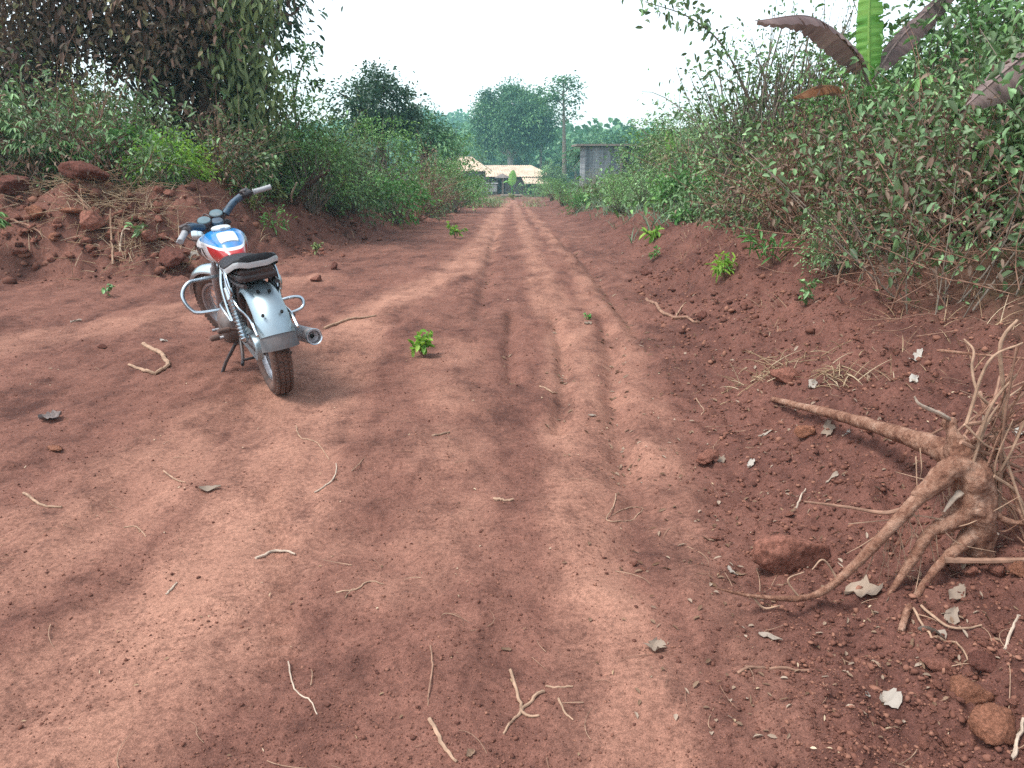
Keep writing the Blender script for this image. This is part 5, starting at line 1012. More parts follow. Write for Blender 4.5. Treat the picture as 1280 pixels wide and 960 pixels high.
    for k in range(34):
        x0, y0 = rng.uniform(1195, 1250), rng.uniform(520, 650); x1, y1 = rng.uniform(1262, 1310), rng.uniform(425, 700); xm, ym = (x0 + x1) / 2 + rng.uniform(-12, 12), (y0 + y1) / 2 + rng.uniform(-30, 30); Y0, Y1 = rng.uniform(2.7, 2.98), rng.uniform(2.5, 3.1); r = rng.uniform(.005, .014)
        root_part([(x0, y0, Y0), (xm, ym, (Y0 + Y1) / 2), (x1, y1, Y1)], [r, r * .8, r * .5], ['stick_red', 'stick', 'bark_red'][k % 3], 7, .2)
    for pts in ([(1132, 640, 2.5), (1140, 665, 2.48), (1138, 690, 2.45), (1150, 720, 2.4)], [(1122, 655, 2.42), (1130, 690, 2.38), (1132, 705, 2.36)], [(1145, 570, 3.0), (1146, 600, 2.98), (1147, 640, 2.96)], [(1134, 630, 2.52), (1150, 655, 2.46), (1158, 680, 2.42)], [(1170, 665, 2.5), (1172, 690, 2.46), (1175, 705, 2.44)], [(1180, 660, 2.55), (1210, 655, 2.5), (1240, 640, 2.48), (1275, 620, 2.46)], [(1178, 662, 2.52), (1200, 680, 2.45), (1245, 690, 2.4)], [(1155, 670, 2.5), (1150, 710, 2.45), (1143, 745, 2.4)], [(1160, 668, 2.5), (1168, 700, 2.42), (1172, 715, 2.4)], [(1150, 560, 3.02), (1152, 585, 3.0), (1150, 600, 3.0)], [(1108, 660, 2.45), (1080, 680, 2.4), (1058, 692, 2.36)], [(1200, 655, 2.6), (1150, 645, 2.62), (1110, 650, 2.66), (1060, 655, 2.7)], [(1050, 730, 2.1), (1030, 700, 2.2), (1015, 712, 2.15)], [(1000, 748, 2.03), (985, 725, 2.1), (1005, 715, 2.15)], [(940, 745, 2.08), (955, 760, 2.02), (975, 757, 2.02)], [(1190, 600, 2.85), (1160, 600, 2.9), (1120, 590, 3.0)]):
        root_part(pts, [.0035, .003, .0018], 'stick', 5, 0, None, 'rootlet')
    for k in range(22):
        i = rng.uniform(0, 1); px, py, Y = 1080 + 130 * i, 690 - 100 * i, 2.25 + .65 * i; root_part([(px, py, Y), (px + rng.uniform(-12, 14), py + rng.uniform(12, 30), Y - .03), (px + rng.uniform(-25, 25), py + rng.uniform(30, 70), Y - .06)], [.0025, .002, .0012], 'stick', 4, 0, None, 'rootlet')
    tag(root, 'large uprooted tree stump with thick reddish roots sprawling over the loose earth', 'tree stump')
stump()

# ------------------------------------------------------------------ clods and stones, each its own
def rock_mesh(name, seed, m, size=(1, 1, .7), sub=4, cuts=7, rough=.10):
    bm = bmesh.new(); bmesh.ops.create_icosphere(bm, subdivisions=sub, radius=1.0); rng = random.Random(seed); pl = []
    for _ in range(cuts):
        n = Vector((rng.gauss(0, 1), rng.gauss(0, 1), rng.gauss(0, 1))).normalized(); pl.append((n, rng.uniform(.48, .8)))
    off = Vector((seed * 3.1, seed * 1.7, 0))
    for v in bm.verts:
        p_ = v.co.copy()
        for n, d in pl:
            q = p_.dot(n)
            if q > d: p_ -= n * (q - d) * .9
        p_ *= 1 + rough * mnoise.fractal(p_ * 2.2 + off, .9, 2.0, 5) + rough * .35 * abs(mnoise.noise(p_ * 9 + off)); v.co = Vector((p_.x * size[0], p_.y * size[1], p_.z * size[2]))
    me = bpy.data.meshes.new(name); bm.to_mesh(me); bm.free(); me.materials.append(M[m]); me.polygons.foreach_set('use_smooth', [True] * len(me.polygons)); o = bpy.data.objects.new(name, me); COL.objects.link(o); return o
def rock_at(px, py, r, label, seed, m='clod', size=(1, .8, .65), sink=.35, cat='clod', rz=None, name='earth_clod', rough=.15):
    p_ = at(px, py); o = rock_mesh(name, seed, m, size, rough=rough, cuts=9); o.location = (p_.x, p_.y, p_.z + r * size[2] * (1 - sink) * .8); o.scale = (r, r, r); o.rotation_euler = (0, .1, seed * 1.3 if rz is None else rz); tag(o, label, cat)
for a in [
 (985, 712, .115, 'large angular lump of red earth lying under the long trailing root', 1, 'clod', (1.15, .7, .62), .25, 'earth lump', .1, 'earth_lump', .16),
 (1006, 545, .052, 'rounded orange clod under the tip of the thick straight root', 2, 'clod_orange', (1.05, .8, .62)),
 (884, 575, .055, 'flat reddish clod alone at the inner edge of the dark loose soil', 3, 'clod', (1.2, .8, .5)),
 (980, 478, .08, 'crumbly brown clod just above the tip of the thick straight root', 4, 'clod', (1, .9, .7)),
 (808, 345, .085, 'dark flat clod on the verge beyond the fallen branch', 5, 'clod_dark', (1.2, .8, .5)),
 (877, 403, .05, 'small dark clod at the end of the fallen branch', 6, 'clod_dark', (1, .9, .9)),
 (1207, 878, .055, 'orange clod in the corner, the upper one of the two biggest', 7, 'clod_orange', (1, .85, .7)),
 (1242, 925, .062, 'rough orange clod in the corner, the lower one of the two biggest', 8, 'clod_orange', (1, .9, .75)),
 (1172, 838, .035, 'flat dark clod above the two biggest corner clods', 9, 'clod', (1.3, .8, .5)),
 (1242, 722, .026, 'round clod below the horizontal stick by the stump', 10, 'clod', (1, 1, .9)),
 (1272, 722, .030, 'orange round clod at the end of the horizontal stick by the stump', 11, 'clod_orange', (1, 1, .8)),
 (1212, 722, .024, 'small brown clod next to the round one below the horizontal stick', 12, 'clod', (1, 1, .8)),
 (1225, 840, .04, 'dark lump half buried beside the corner clods', 13, 'clod_dark', (1.2, .9, .6)),
 (216, 334, .20, 'big dark red clod right behind the front wheel of the motorcycle', 14, 'clod_dark', (1.15, .8, .75), .3, 'earth lump', None, 'earth_lump'),
 (110, 240, .24, 'broad dark clod on the crest of the heap of red earth', 15, 'clod_dark', (1.3, .8, .55), .3, 'earth lump', .2, 'earth_lump'),
 (185, 302, .13, 'grey brown clod at the foot of the heap beside the straw', 16, 'clod', (1.1, .8, .65)),
 (118, 305, .16, 'steep clod halfway down the heap under the crest clod', 17, 'clod', (1, .8, .9)),
 (18, 245, .2, 'blocky clod at the outer end of the heap', 18, 'clod_dark', (1.2, .8, .7)),
 (48, 285, .13, 'rounded pinkish clod on the slope of the heap', 19, 'clod_orange', (1, .9, .8)),
 (95, 268, .12, 'flat pale clod below the crest clod', 20, 'clod_orange', (1.4, .8, .4)),
 (28, 330, .11, 'low clod by the fingered seedling at the picture edge', 21, 'clod', (1.4, .8, .5)),
 (150, 325, .09, 'small wedge shaped clod at the foot of the heap', 22, 'clod', (1.2, .8, .7)),
 (72, 318, .09, 'orange clod at the very foot of the heap', 23, 'clod_orange', (1.3, .9, .5)),
 (418, 338, .06, 'small upright clod alone on the bare ground past the motorcycle', 24, 'clod_dark', (.8, .8, 1.1)),
 (395, 352, .07, 'low reddish clod just past the seat of the motorcycle', 25, 'clod', (1.2, .9, .7)),
 (70, 562, .05, 'flat orange brown chip of clay beside the grey rag', 26, 'clod_orange', (1.3, .6, .28)),
 (793, 708, .013, 'grey pebble in the dark streak between the wheel tracks', 27, 'clod', (1, .9, .8)),
 (803, 715, .013, 'second pebble touching the grey one between the wheel tracks', 28, 'clod', (1, .8, .6)),
 (128, 438, .03, 'dark little clod near the curled stick', 29, 'clod_dark', (1.3, 1, .6)),
 (905, 262, .0, '', 30),
]:
    if a[2] > 0: rock_at(*a)
rngc = np.random.RandomState(51); base_r = [rock_mesh('small_clod', 60 + i, 'clod', (1, .85, .7), 3, 9, .3) for i in range(5)]
cl = []
cl += [(rngc.uniform(0, 235), rngc.uniform(248, 335), rngc.uniform(.03, .085)) for _ in range(70)]; cl += [(rngc.uniform(370, 470), rngc.uniform(285, 325), rngc.uniform(.03, .06)) for _ in range(10)]
LB1 = 'small red clod lying on the heap of earth behind the motorcycle'; LB2 = 'small red clod in the loose earth around the stump'
cr = [(rngc.uniform(1150, 1278), rngc.uniform(790, 950), rngc.uniform(.008, .018)) for _ in range(24)] + [(rngc.uniform(880, 1180), rngc.uniform(420, 690), rngc.uniform(.008, .024)) for _ in range(34)]
for i, (px, py, r) in enumerate(cl + cr):
    o = base_r[i] if i < 5 else base_r[i % 5].copy()
    if i >= 5: COL.objects.link(o)
    p_ = at(px, py); o.location = (p_.x, p_.y, p_.z + r * .25); o.scale = (r, r * rngc.uniform(.8, 1.2), r * rngc.uniform(.7, 1.1)); o.rotation_euler = (rngc.uniform(-.4, .4), rngc.uniform(-.4, .4), rngc.uniform(0, 6))
    tag(o, LB1 if i < len(cl) else LB2, 'clod', 'small clods on the heap' if i < len(cl) else 'small clods around the stump')
# crumbs of soil: nobody could count them
def crumbs(nm='soil_crumbs', lab='loose crumbs of red soil scattered over the track', seed=61, n=42000, mode=0):
    rng = np.random.RandomState(seed); y = 1.2 * np.exp(rng.uniform(0, 1, n) ** (1.5 if mode == 1 else 1) * math.log((5.5 if mode == 1 else 16) / 1.2)); x = rng.uniform(-.78, .80, n) * y * 1.05 + rng.normal(0, .15, n)
    if mode == 3: x = rng.uniform(.6, 5.5, n); y = rng.uniform(1.5, 9, n)
    if mode == 2: x = rng.uniform(-8.5, -1.8, n); y = rng.uniform(8.6, 15, n)
    F = fields(x, y); dens = np.clip((1 - F[2]) * (.22 + 1.0 * F[3]) + .28 * np.clip(fbm(x * 2.2, y * 2.2, 3), 0, 1), 0.03, 1); k = rng.uniform(0, 1, n) < dens; x, y = x[k], y[k]; n = len(x); lo = F[3][k]
    if mode == 2:
        k = (fields(x, y)[0] > -.35) & (fields(x, y)[0] < 1.7); x, y, lo = x[k], y[k], lo[k]; n = len(x)
    if mode == 3:
        k = (fields(x, y)[1] > -.15) & (fields(x, y)[1] < 1.25); x, y, lo = x[k], y[k], lo[k]; n = len(x)
    r = (.0022 + .0030 * rng.pareto(3.0, n)) * (1 + .6 * lo) * np.clip(.75 + y / 9, .8, 1.9); r = np.clip(r, .002, .006 + .004 * lo)
    if mode == 1: r = rng.uniform(.0009, .0026, n)
    if mode == 2: r = np.clip(.010 + .014 * rng.pareto(2.2, n), .01, .07)
    if mode == 3: r = np.clip(.005 + .005 * rng.pareto(2.2, n), .004, .02) * np.clip(y / 4, .6, 1.5)
    z = height(x, y); tmpl = []
    bm = bmesh.new(); bmesh.ops.create_icosphere(bm, subdivisions=1, radius=1.0); Vt = np.array([v.co[:] for v in bm.verts]); Ft = np.array([[v.index for v in f.verts] for f in bm.faces]); bm.free()
    a = rng.uniform(0, 6.28, n); sc = rng.uniform(.65, 1.3, (n, 3)) * np.array([1, 1, .75]); jit = 1 + rng.normal(0, .27, (n, len(Vt)))
    V = Vt[None] * jit[:, :, None] * sc[:, None] * r[:, None, None]; ca, sa = np.cos(a)[:, None], np.sin(a)[:, None]
    V = np.stack([V[..., 0] * ca - V[..., 1] * sa, V[..., 0] * sa + V[..., 1] * ca, V[..., 2]], -1) + np.stack([x, y, z + r * .25], 1)[:, None]
    Q = (np.arange(n) * len(Vt))[:, None, None] + Ft[None]; o = mesh_np(nm, V.reshape(-1, 3), Q.reshape(-1, 3), np.repeat(rng.uniform(0, 1, n), len(Vt)), M['crumb']); tag(o, lab, kind='stuff')
def crumb_mat():
    m, t, p, o = mat('soil_crumb'); a = nd(t, 'ShaderNodeAttribute', attribute_name='tint').outputs['Fac']; c = ramp(t, a, [(0, (.085, .037, .028)), (.6, (.16, .071, .050)), (1, (.27, .132, .09))]); t.links.new(c, p.inputs['Base Color']); p.inputs['Roughness'].default_value = .95; p.inputs['Specular IOR Level'].default_value = .1; return m
M['crumb'] = crumb_mat(); crumbs(); crumbs('soil_grains', 'fine grains of red soil on the nearest ground', 62, 110000, 1); crumbs('rubble', 'broken red earth rubble covering the heap and the cut bank', 63, 5200, 2); crumbs('rubble', 'broken earth rubble on the slope below the brush', 64, 6500, 3)
# litter: bits of dead leaf and straw
def litter(name, label, seed, n, cond, L, m, xr=(-.8, .85), yr=(1.2, 15)):
    rng = np.random.RandomState(seed); y = yr[0] * np.exp(rng.uniform(0, 1, n) * math.log(yr[1] / yr[0])); x = rng.uniform(*xr, n) * y; F = fields(x, y); k = rng.uniform(0, 1, n) < cond(x, y, F); x, y = x[k], y[k]; n = len(x)
    e = .02; z = height(x, y); a = rng.uniform(0, 6.28, n); D = np.column_stack([np.cos(a), np.sin(a), (height(x + np.cos(a) * e, y + np.sin(a) * e) - z) / e]); sg = np.clip(.7 + y / 8, .8, 2.2)
    lv = Leaves(); lv.add(np.column_stack([x, y, z + .004]), D, rng.normal(size=(n, 3)) * .35 + np.array([0, 0, 1]), rng.uniform(*L, n) * sg, rng.uniform(*L, n) * sg * .4, rng.uniform(0, 1, n), fold=.35, droop=0.0); tag(lv.build(name, M[m]), label, kind='stuff')
litter('leaf_litter', 'scattered dry leaf fragments over the loose soil near the stump', 71, 3400, lambda x, y, F: np.exp(-((F[1] - .15) / .45) ** 2) * .5 + .30 * (F[1] > .2) * (F[1] < 1.8), (.010, .034), 'dead_leaf', (.05, .85), (1.5, 13))
litter('straw_litter', 'tiny straw bits scattered over the dusty ground', 72, 7000, lambda x, y, F: .03 + .16 * np.clip(fbm(x * 1.5, y * 1.5, 3), 0, 1) + .08 * F[3], (.006, .02), 'straw')
litter('leaf_litter', 'pale dry leaves along the dark furrows of the track', 73, 2600, lambda x, y, F: .55 * F[4] + .10 * np.exp(-((F[1] + .25) / .3) ** 2), (.015, .04), 'dead_leaf', (-.15, .35), (2, 14))
def fine_roots(name, label, seed, n, cond, Lr, r, m):
    rng = np.random.RandomState(seed); y = 1.3 * np.exp(rng.uniform(0, 1, n) * math.log(9 / 1.3)); x = rng.uniform(-.75, .8, n) * y; F = fields(x, y); k = rng.uniform(0, 1, n) < cond(x, y, F); x, y = x[k], y[k]; n = len(x); a = rng.uniform(0, 6.28, n); l = rng.uniform(*Lr, n)
    x2, y2 = x + np.cos(a) * l, y + np.sin(a) * l; xm, ym = (x + x2) / 2 + rng.normal(0, .3, n) * l, (y + y2) / 2 + rng.normal(0, .3, n) * l
    A = np.column_stack([x, y, height(x, y) + .003]); B = np.column_stack([xm, ym, height(xm, ym) + .012]); C = np.column_stack([x2, y2, height(x2, y2) + .003]); tag(sticks_np(name, A, B, C, r * rng.uniform(.6, 1.3, n), M[m], sub=6), label, kind='stuff')
fine_roots('root_fibres', 'thin root fibres and straws lying over the soil', 81, 600, lambda x, y, F: .10 + .55 * (F[1] > -.1) * (F[1] < 1.6), (.04, .16), .0016, 'stick')
fine_roots('root_fibres', 'fine reddish fibres lying on the open ground', 82, 420, lambda x, y, F: .22 * (F[1] < 0), (.03, .12), .0013, 'stick_red')

# ------------------------------------------------------------------ single sticks, dead leaves and seedlings
def stick(pts, r, label, m='stick', lift=.0, name='stick', cat='stick', wob=.15):
    P = []
    for q in pts:
        p_ = at(q[0], q[1]); P.append(p_ + Vector((0, 0, (q[2] if len(q) > 2 else 0) + lift)))
    rr = [r, r * .9, r * .6]; mb = MB(); c = catmull(P, 6)
    for i in range(len(c)):
        c[i] = Vector((c[i].x, c[i].y, max(c[i].z, Hh(c[i].x, c[i].y) + r * .6)))
    rj = random.Random(int(pts[0][0] * 7 + pts[0][1])); c = [c[0]] + [k + Vector((rj.gauss(0, 1), rj.gauss(0, 1), rj.random() * .6)) * r * .28 for k in c[1:]]
    mb.tube(c, rr, 7, wob=wob * 1.6); return tag(mb.build(name, M[m]), label, cat)
for a in [
 ([(180, 434), (202, 447), (210, 460), (190, 468), (162, 458)], .016, 'thick curled stick on the ground near the motorcycle', 'stick'),
 ([(320, 702), (345, 696), (369, 694)], .0055, 'short straight stick lying across the tyre print', 'stick_pale'),
 ([(393, 617), (410, 607), (419, 600), (421, 583)], .0035, 'bent pale twig beyond the straight one across the tyre print', 'stick_pale'),
 ([(370, 533), (375, 548), (395, 556), (412, 578)], .003, 'thin wavy root on the pale dust past the bent pale twig', 'stick'),
 ([(208, 748), (216, 737), (221, 733)], .004, 'stubby pale stick on the wide dusty track', 'stick_pale'),
 ([(361, 835), (368, 862), (388, 880), (397, 897)], .0022, 'thin pale string of root in the near dust', 'stick_pale'),
 ([(538, 810), (541, 840), (536, 870), (535, 888)], .0028, 'long thin twig at the bottom, above the cut stick', 'stick_red'),
 ([(537, 904), (555, 935), (570, 957)], .0055, 'cut stick at the bottom edge below the long thin twig', 'stick'),
 ([(638, 842), (646, 872), (652, 888), (640, 905), (630, 920)], .0045, 'crooked twig forming the longer arm of the cross', 'stick'),
 ([(680, 870), (665, 880), (652, 890), (662, 898), (675, 902)], .0045, 'crooked twig forming the shorter arm of the cross', 'stick'),
 ([(682, 860), (700, 861), (716, 864)], .003, 'straight thin twig just above the twig cross', 'stick'),
 ([(698, 875), (706, 892), (717, 906)], .003, 'small bent twig beside the twig cross', 'stick'),
 ([(770, 618), (768, 632), (758, 650), (775, 656), (792, 650), (803, 640), (785, 636), (765, 645)], .0025, 'thin root coiled into an oval loop on the track', 'stick'),
 ([(617, 626), (630, 628), (642, 628)], .007, 'short knobby stick on the middle of the track', 'stick'),
 ([(675, 484), (688, 492), (697, 496)], .006, 'stick lying in the rut', 'stick'),
 ([(540, 546), (552, 546), (562, 543)], .006, 'flat chip of wood near the green seedling', 'stick'),
 ([(808, 377), (825, 392), (845, 400), (872, 404)], .016, 'bent fallen branch on the edge of the loose soil', 'stick_red'),
 ([(845, 397), (852, 388), (857, 385)], .007, 'short side twig beside the bent fallen branch', 'stick'),
 ([(405, 412), (430, 403), (470, 396)], .012, 'pale stick behind the exhaust of the motorcycle', 'stick'),
 ([(922, 843), (960, 840), (1010, 845)], .0045, 'straight brown stick on the near edge of the soil', 'stick_red'),
 ([(995, 640), (1000, 628), (1007, 612)], .004, 'pale splinter standing by the thin side root', 'stick_pale'),
 ([(1255, 815), (1265, 795), (1276, 780)], .004, 'pale stick leaning at the edge below the stump', 'stick_pale'),
 ([(1262, 958), (1270, 940), (1278, 900)], .0055, 'white peeled stick in the bottom corner', 'stick_pale'),
 ([(1140, 770), (1165, 800), (1195, 808), (1212, 832)], .0035, 'forked dry root below the cut root end', 'stick'),
 ([(1150, 765), (1185, 800), (1225, 790)], .004, 'dry root crossing the forked one below the stump', 'stick'),
 ([(870, 500), (880, 515), (876, 525)], .003, 'tiny curved twig by the loose soil', 'stick'),
 ([(30, 620), (50, 632), (78, 636)], .006, 'knotted twig on the dusty ground at the picture edge', 'stick'),
 ([(155, 662), (172, 665), (183, 676)], .0025, 'small curved root on the dusty ground', 'stick'),
 ([(420, 742), (445, 740), (462, 732), (480, 733)], .003, 'branching root lying left of the dark patch', 'stick'),
 ([(432, 750), (440, 742), (446, 738)], .002, 'tiny side shoot of the branching root', 'stick'),
 ([(440, 590), (452, 585), (456, 572)], .0018, 'hair thin root beyond the seedling', 'stick'),
 ([(205, 592), (220, 600), (232, 604)], .0035, 'thin root in the loose soil this side of the motorcycle', 'stick'),
 ([(142, 335), (143, 318, .1), (143, 296, .28)], .014, 'upright dead stick stuck in the foot of the heap', 'stick'),
 ([(150, 332), (158, 322, .06), (166, 314, .12)], .012, 'slanting dead stick beside the upright one in the heap', 'stick_pale'),
 ([(100, 262), (115, 285, .03), (122, 300)], .016, 'dark root sticking out of the heap below its crest', 'stick_red'),
 ([(0, 248), (12, 258, .03), (24, 266)], .014, 'broken root at the outer end of the heap', 'stick_red'),
 ([(15, 282), (40, 292, .03), (62, 312)], .014, 'long root lying down the slope of the heap', 'stick_red'),
]: stick(*a)
# forked dead branch on the bank
def forked():
    b = at(365, 256); Y = b.y - .05; root = empty('forked_branch', b); mb = MB(); mb.tube([(0, 0, -.1), atd(385, 233, Y) - b, atd(411, 213, Y - .2) - b], [.05, .04, .03], 8, n=5, wob=.25); mb.tube([atd(378, 240, Y) - b, atd(388, 222, Y) - b, atd(398, 211, Y) - b], [.035, .025, .018], 8, n=4, wob=.25); mb.build('branch', M['bark_dark'], root)
    mb = MB(); mb.tube([(0, 0, 0), atd(364, 244, Y - .2) - b, atd(371, 228, Y - .3) - b], [.02, .018, .012], 7, n=4); mb.build('side_shoot', M['stick_pale'], root); tag(root, 'forked dark dead branch sticking out of the bank past the motorcycle', 'branch')
forked()
def flake(px, py, L, W, label, m='pale_leaf', rz=0., seed=1, tint=.5, cat='dead leaf', name='dead_leaf', curl=.35):
    rng = np.random.RandomState(seed); p_ = at(px, py); vs = []; nu, nv = 9, 6; ca, sa = math.cos(rz), math.sin(rz)
    for i in range(nu):
        t = i / (nu - 1); hw = W * .5 * math.sin(math.pi * (.06 + .9 * t)) ** .75 * (1 + .22 * rng.normal())
        for j in range(nv):
            s = j / (nv - 1) * 2 - 1; u = (t - .5) * L; v = s * hw * (1 + .12 * rng.normal()); zz = curl * W * (abs(s) ** 1.6 * .6 + .5 * (t - .5) ** 2 * 4 * .5) + rng.normal() * W * .045 + W * .06
            x, y = p_.x + u * ca - v * sa, p_.y + u * sa + v * ca; vs.append((x - p_.x, y - p_.y, Hh(x, y) - p_.z + zz + .002))
    mb = MB(); mb.tv = tint; mb.add(vs, [(i * nv + j, i * nv + j + 1, (i + 1) * nv + j + 1, (i + 1) * nv + j) for i in range(nu - 1) for j in range(nv - 1)]); o = mb.build(name, M[m], angle=60); o.location = p_; return tag(o, label, cat)
for a in [
 (1111, 885, .055, .045, 'crumpled white leaf lying alone on the near soil', 'pale_leaf', 1.9, 1, .72), (1084, 874, .022, .012, 'little white fragment beside the crumpled white leaf', 'pale_leaf', .7, 2, .9),
 (1078, 745, .10, .06, 'large tan dead leaf between the trailing roots', 'dead_leaf', 2.6, 3, .75), (962, 805, .065, .022, 'narrow pale folded leaf near the straight brown stick', 'pale_leaf', 2.7, 4, .5),
 (820, 815, .055, .05, 'pale shredded leaf between the wheel tracks', 'pale_leaf', 1.2, 5, .4), (263, 614, .085, .035, 'pale husk lying on the loose soil this side of the motorcycle', 'pale_leaf', .4, 6, .35),
 (915, 717, .04, .02, 'white curled leaf left of the large earth lump', 'pale_leaf', 2.2, 7, .8), (925, 722, .045, .018, 'tan curled leaf touching the white one by the large earth lump', 'dead_leaf', 2.9, 8, .6),
 (1195, 748, .05, .035, 'grey green dead leaf under the horizontal stick by the stump', 'pale_leaf', .3, 9, .35), (1165, 790, .07, .035, 'pale shrivelled leaf next to the cut root end', 'pale_leaf', 2.4, 10, .7), (1190, 775, .05, .03, 'small pale leaf above the dry crossing roots', 'pale_leaf', .8, 11, .5),
 (957, 546, .075, .025, 'pale leaf just short of the rounded orange clod', 'pale_leaf', .2, 12, .6), (938, 584, .05, .03, 'white leaf in the dark litter beyond the flat reddish clod', 'pale_leaf', 1.0, 13, .9), (901, 580, .045, .03, 'grey leaf touching the flat reddish clod', 'pale_leaf', 1.9, 14, .5),
 (1035, 538, .07, .04, 'grey leaf beside the rounded orange clod', 'pale_leaf', 1.5, 15, .45), (1058, 549, .03, .02, 'tiny white leaf past the rounded orange clod', 'pale_leaf', .9, 16, .95), (1040, 598, .05, .02, 'pale leaf above the thin side root', 'pale_leaf', .2, 17, .6),
 (1143, 456, .07, .03, 'white twisted leaf on the slope of loose earth', 'pale_leaf', .2, 18, .85), (1142, 476, .05, .03, 'white flake just below the twisted leaf on the slope', 'pale_leaf', .5, 19, .95), (1085, 478, .06, .02, 'tan leaf in the middle of the slope of loose earth', 'dead_leaf', 1.0, 20, .7),
 (1015, 487, .06, .04, 'pale leaf in the heap by the crumbly clod', 'pale_leaf', .7, 21, .7), (205, 428, .06, .045, 'small white chip on the ground before the motorcycle', 'pale_leaf', 0, 22, 1.0, 'chip', 'white_chip'), (95, 404, .10, .05, 'pale chip on the bare ground near the heap', 'pale_leaf', 0, 23, .6, 'chip', 'pale_chip'),
 (355, 925 - 5, .0, .0, ''), (652, 690, .0, .0, ''), (467, 810, .0, .0, ''), (243, 326, .12, .10, 'pale scrap lying against the big clod by the motorcycle', 'pale_leaf', .5, 27, .8, 'scrap', 'pale_scrap'), (740, 523, .05, .02, 'pale leaf lying in the deepest rut', 'pale_leaf', .3, 28, .6),
 (735, 405, .07, .04, 'grey leaf in the furrow between the ridges', 'pale_leaf', .3, 29, .3), (1275, 545, .07, .05, 'white torn leaf caught behind the stump', 'pale_leaf', .6, 30, .95), (613, 826, .0, .0, ''), (588, 947, .03, .02, 'brown leaf bit near the cut stick at the bottom edge', 'dead_leaf', 1.1, 31, .5), (633, 816, .03, .014, 'flat brown leaf bit above the twig cross', 'dead_leaf', .2, 32, .45)]:
    if a[2] > 0: flake(*a)
M['rag'] = simple('grey_rag', (.15, .12, .11), .9, var=.5, vscale=30, bumpd=.004); o = flake(64, 527, .11, .09, 'crumpled grey rag on the ground near the clay chip', 'rag', .8, 40, .5, 'rag', 'rag', .4)
def seedling(px, py, h, n, label, m='fresh', L=.05, W=.025, seed=1, spread=.5, cat='seedling'):
    p_ = at(px, py); rng = np.random.RandomState(seed); root = empty('seedling', p_); lv = Leaves(); A, B, C = [], [], []
    for i in range(max(3, n // 8)):
        a = rng.uniform(0, 6.28); e = np.array([math.cos(a) * spread * h * rng.uniform(.2, 1), math.sin(a) * spread * h * rng.uniform(.2, 1), h * rng.uniform(.5, 1)]); A.append((0, 0, -.02)); B.append(e * np.array([.3, .3, .6])); C.append(e); k = 8; t = rng.uniform(.4, 1.05, k)[:, None]
        lv.add(e * t + rng.normal(size=(k, 3)) * h * .06, rng.normal(size=(k, 3)) + unit(e[None]) * .6, rng.normal(size=(k, 3)) * .4 + np.array([0, 0, 1]), L * rng.uniform(.7, 1.3, k), W * rng.uniform(.8, 1.2, k), rng.normal(.6, .18, k), droop=.3)
    sticks_np('stem', A, B, C, h * .02, M['stick_red'], root); lv.build('foliage', M[m], root); tag(root, label, cat)
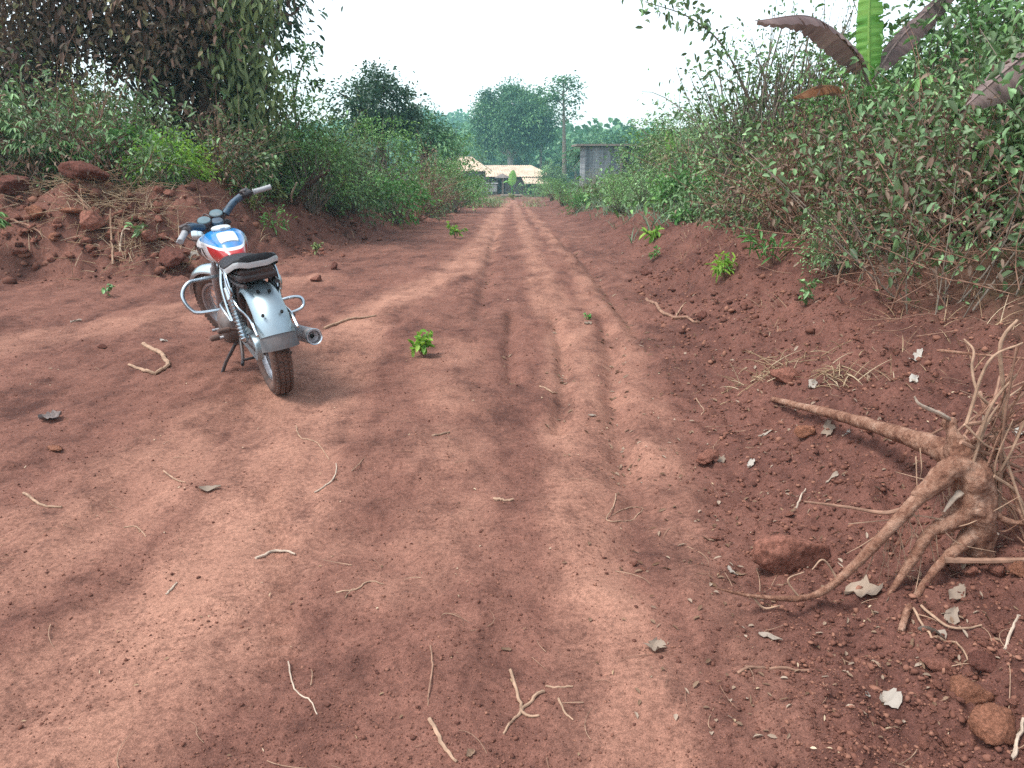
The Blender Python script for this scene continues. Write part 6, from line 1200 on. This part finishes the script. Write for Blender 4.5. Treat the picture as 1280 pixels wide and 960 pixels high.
for a in [(528, 446, .17, 90, 'bright green seedling growing alone on the track', 'lime', .06, .035, 1, .75), (569, 299, .30, 60, 'yellowish green seedling on the bare ground far up the track', 'lime', .09, .05, 2), (539, 270, .3, 60, 'round green weed near the bank far up the track', 'fresh', .1, .055, 3), (135, 373, .12, 24, 'tiny grey green weed on the bare ground before the heap', 'teal', .06, .035, 4),
 (347, 297, .45, 90, 'fresh green weed on the bank just past the handlebar', 'fresh', .09, .025, 5), (352, 262, .4, 60, 'yellow green weed above the fresh one past the handlebar', 'olive', .1, .05, 6), (318, 272, .35, 50, 'yellowish weed right behind the handlebar', 'olive', .1, .05, 7), (420, 272, .4, 40, 'pale leafed weed on the bank below the forked branch', 'teal', .1, .05, 8),
 (905, 352, .2, 80, 'ferny light green weed at the foot of the brush', 'lime', .09, .022, 9, .8), (965, 335, .34, 80, 'taller ferny green weed among the brush stems', 'fresh', .09, .022, 10, .8), (820, 301, .15, 24, 'single pale seedling on the dark verge, the lower of two', 'lime', .16, .05, 11, .9), (851, 278, .18, 24, 'single broad leafed seedling on the dark verge, the upper of two', 'fresh', .2, .06, 12, .9),
 (1005, 385, .2, 40, 'small grey weed under the brush edge', 'teal', .05, .03, 13), (820, 325, .16, 24, 'low weed between the verge and the wheel track', 'fresh', .06, .03, 14), (735, 400, .06, 16, 'tiny sprout on the furrow edge', 'fresh', .03, .018, 15), (175, 300, .25, 30, 'grey green weed in the straw on the heap', 'teal', .09, .045, 16), (395, 318, .2, 40, 'pale weed at the foot of the bank beside the seat', 'olive', .07, .035, 17), (640, 250, .5, 50, 'weed clump between the wheel tracks at the far end', 'olive', .16, .08, 18)]: seedling(*a)
cs = copy_tree(PB['cassava2']); q = at(-6, 345); cs.location = q; cs.scale = (.75,) * 3; tag(cs, 'pale fingered seedling at the outer foot of the heap', 'plant')
def straw_heap(px, py, n, L, label, seed, spread, r=.003):
    p_ = at(px, py); rng = np.random.RandomState(seed); A = np.array(p_)[None] + rng.normal(size=(n, 3)) * np.array([spread, spread * .6, 0]); A[:, 2] = height(A[:, 0], A[:, 1]) + np.abs(rng.normal(0, .03, n)); D = rng.normal(size=(n, 3)) * np.array([1, 1, .35]); C = A + unit(D) * rng.uniform(*L, n)[:, None]; C[:, 2] = np.maximum(C[:, 2], height(C[:, 0], C[:, 1]) + .01)
    o = sticks_np('straw_heap', A, (A + C) / 2 + np.array([0, 0, .02]), C, r, M['straw'], tint=rng.uniform(.2, .9, n)); tag(o, label, kind='stuff')
straw_heap(140, 262, 420, (.15, .5), 'dry straw spread over the crest of the heap of red earth', 1, .5, .004); straw_heap(1045, 470, 46, (.05, .16), 'tuft of dry straw lying on the slope of loose earth', 2, .05, .003); straw_heap(170, 312, 90, (.1, .35), 'thin straw at the foot of the heap', 3, .25, .004); straw_heap(960, 475, 60, (.06, .2), 'grey straw at the tip of the thick straight root', 4, .12)
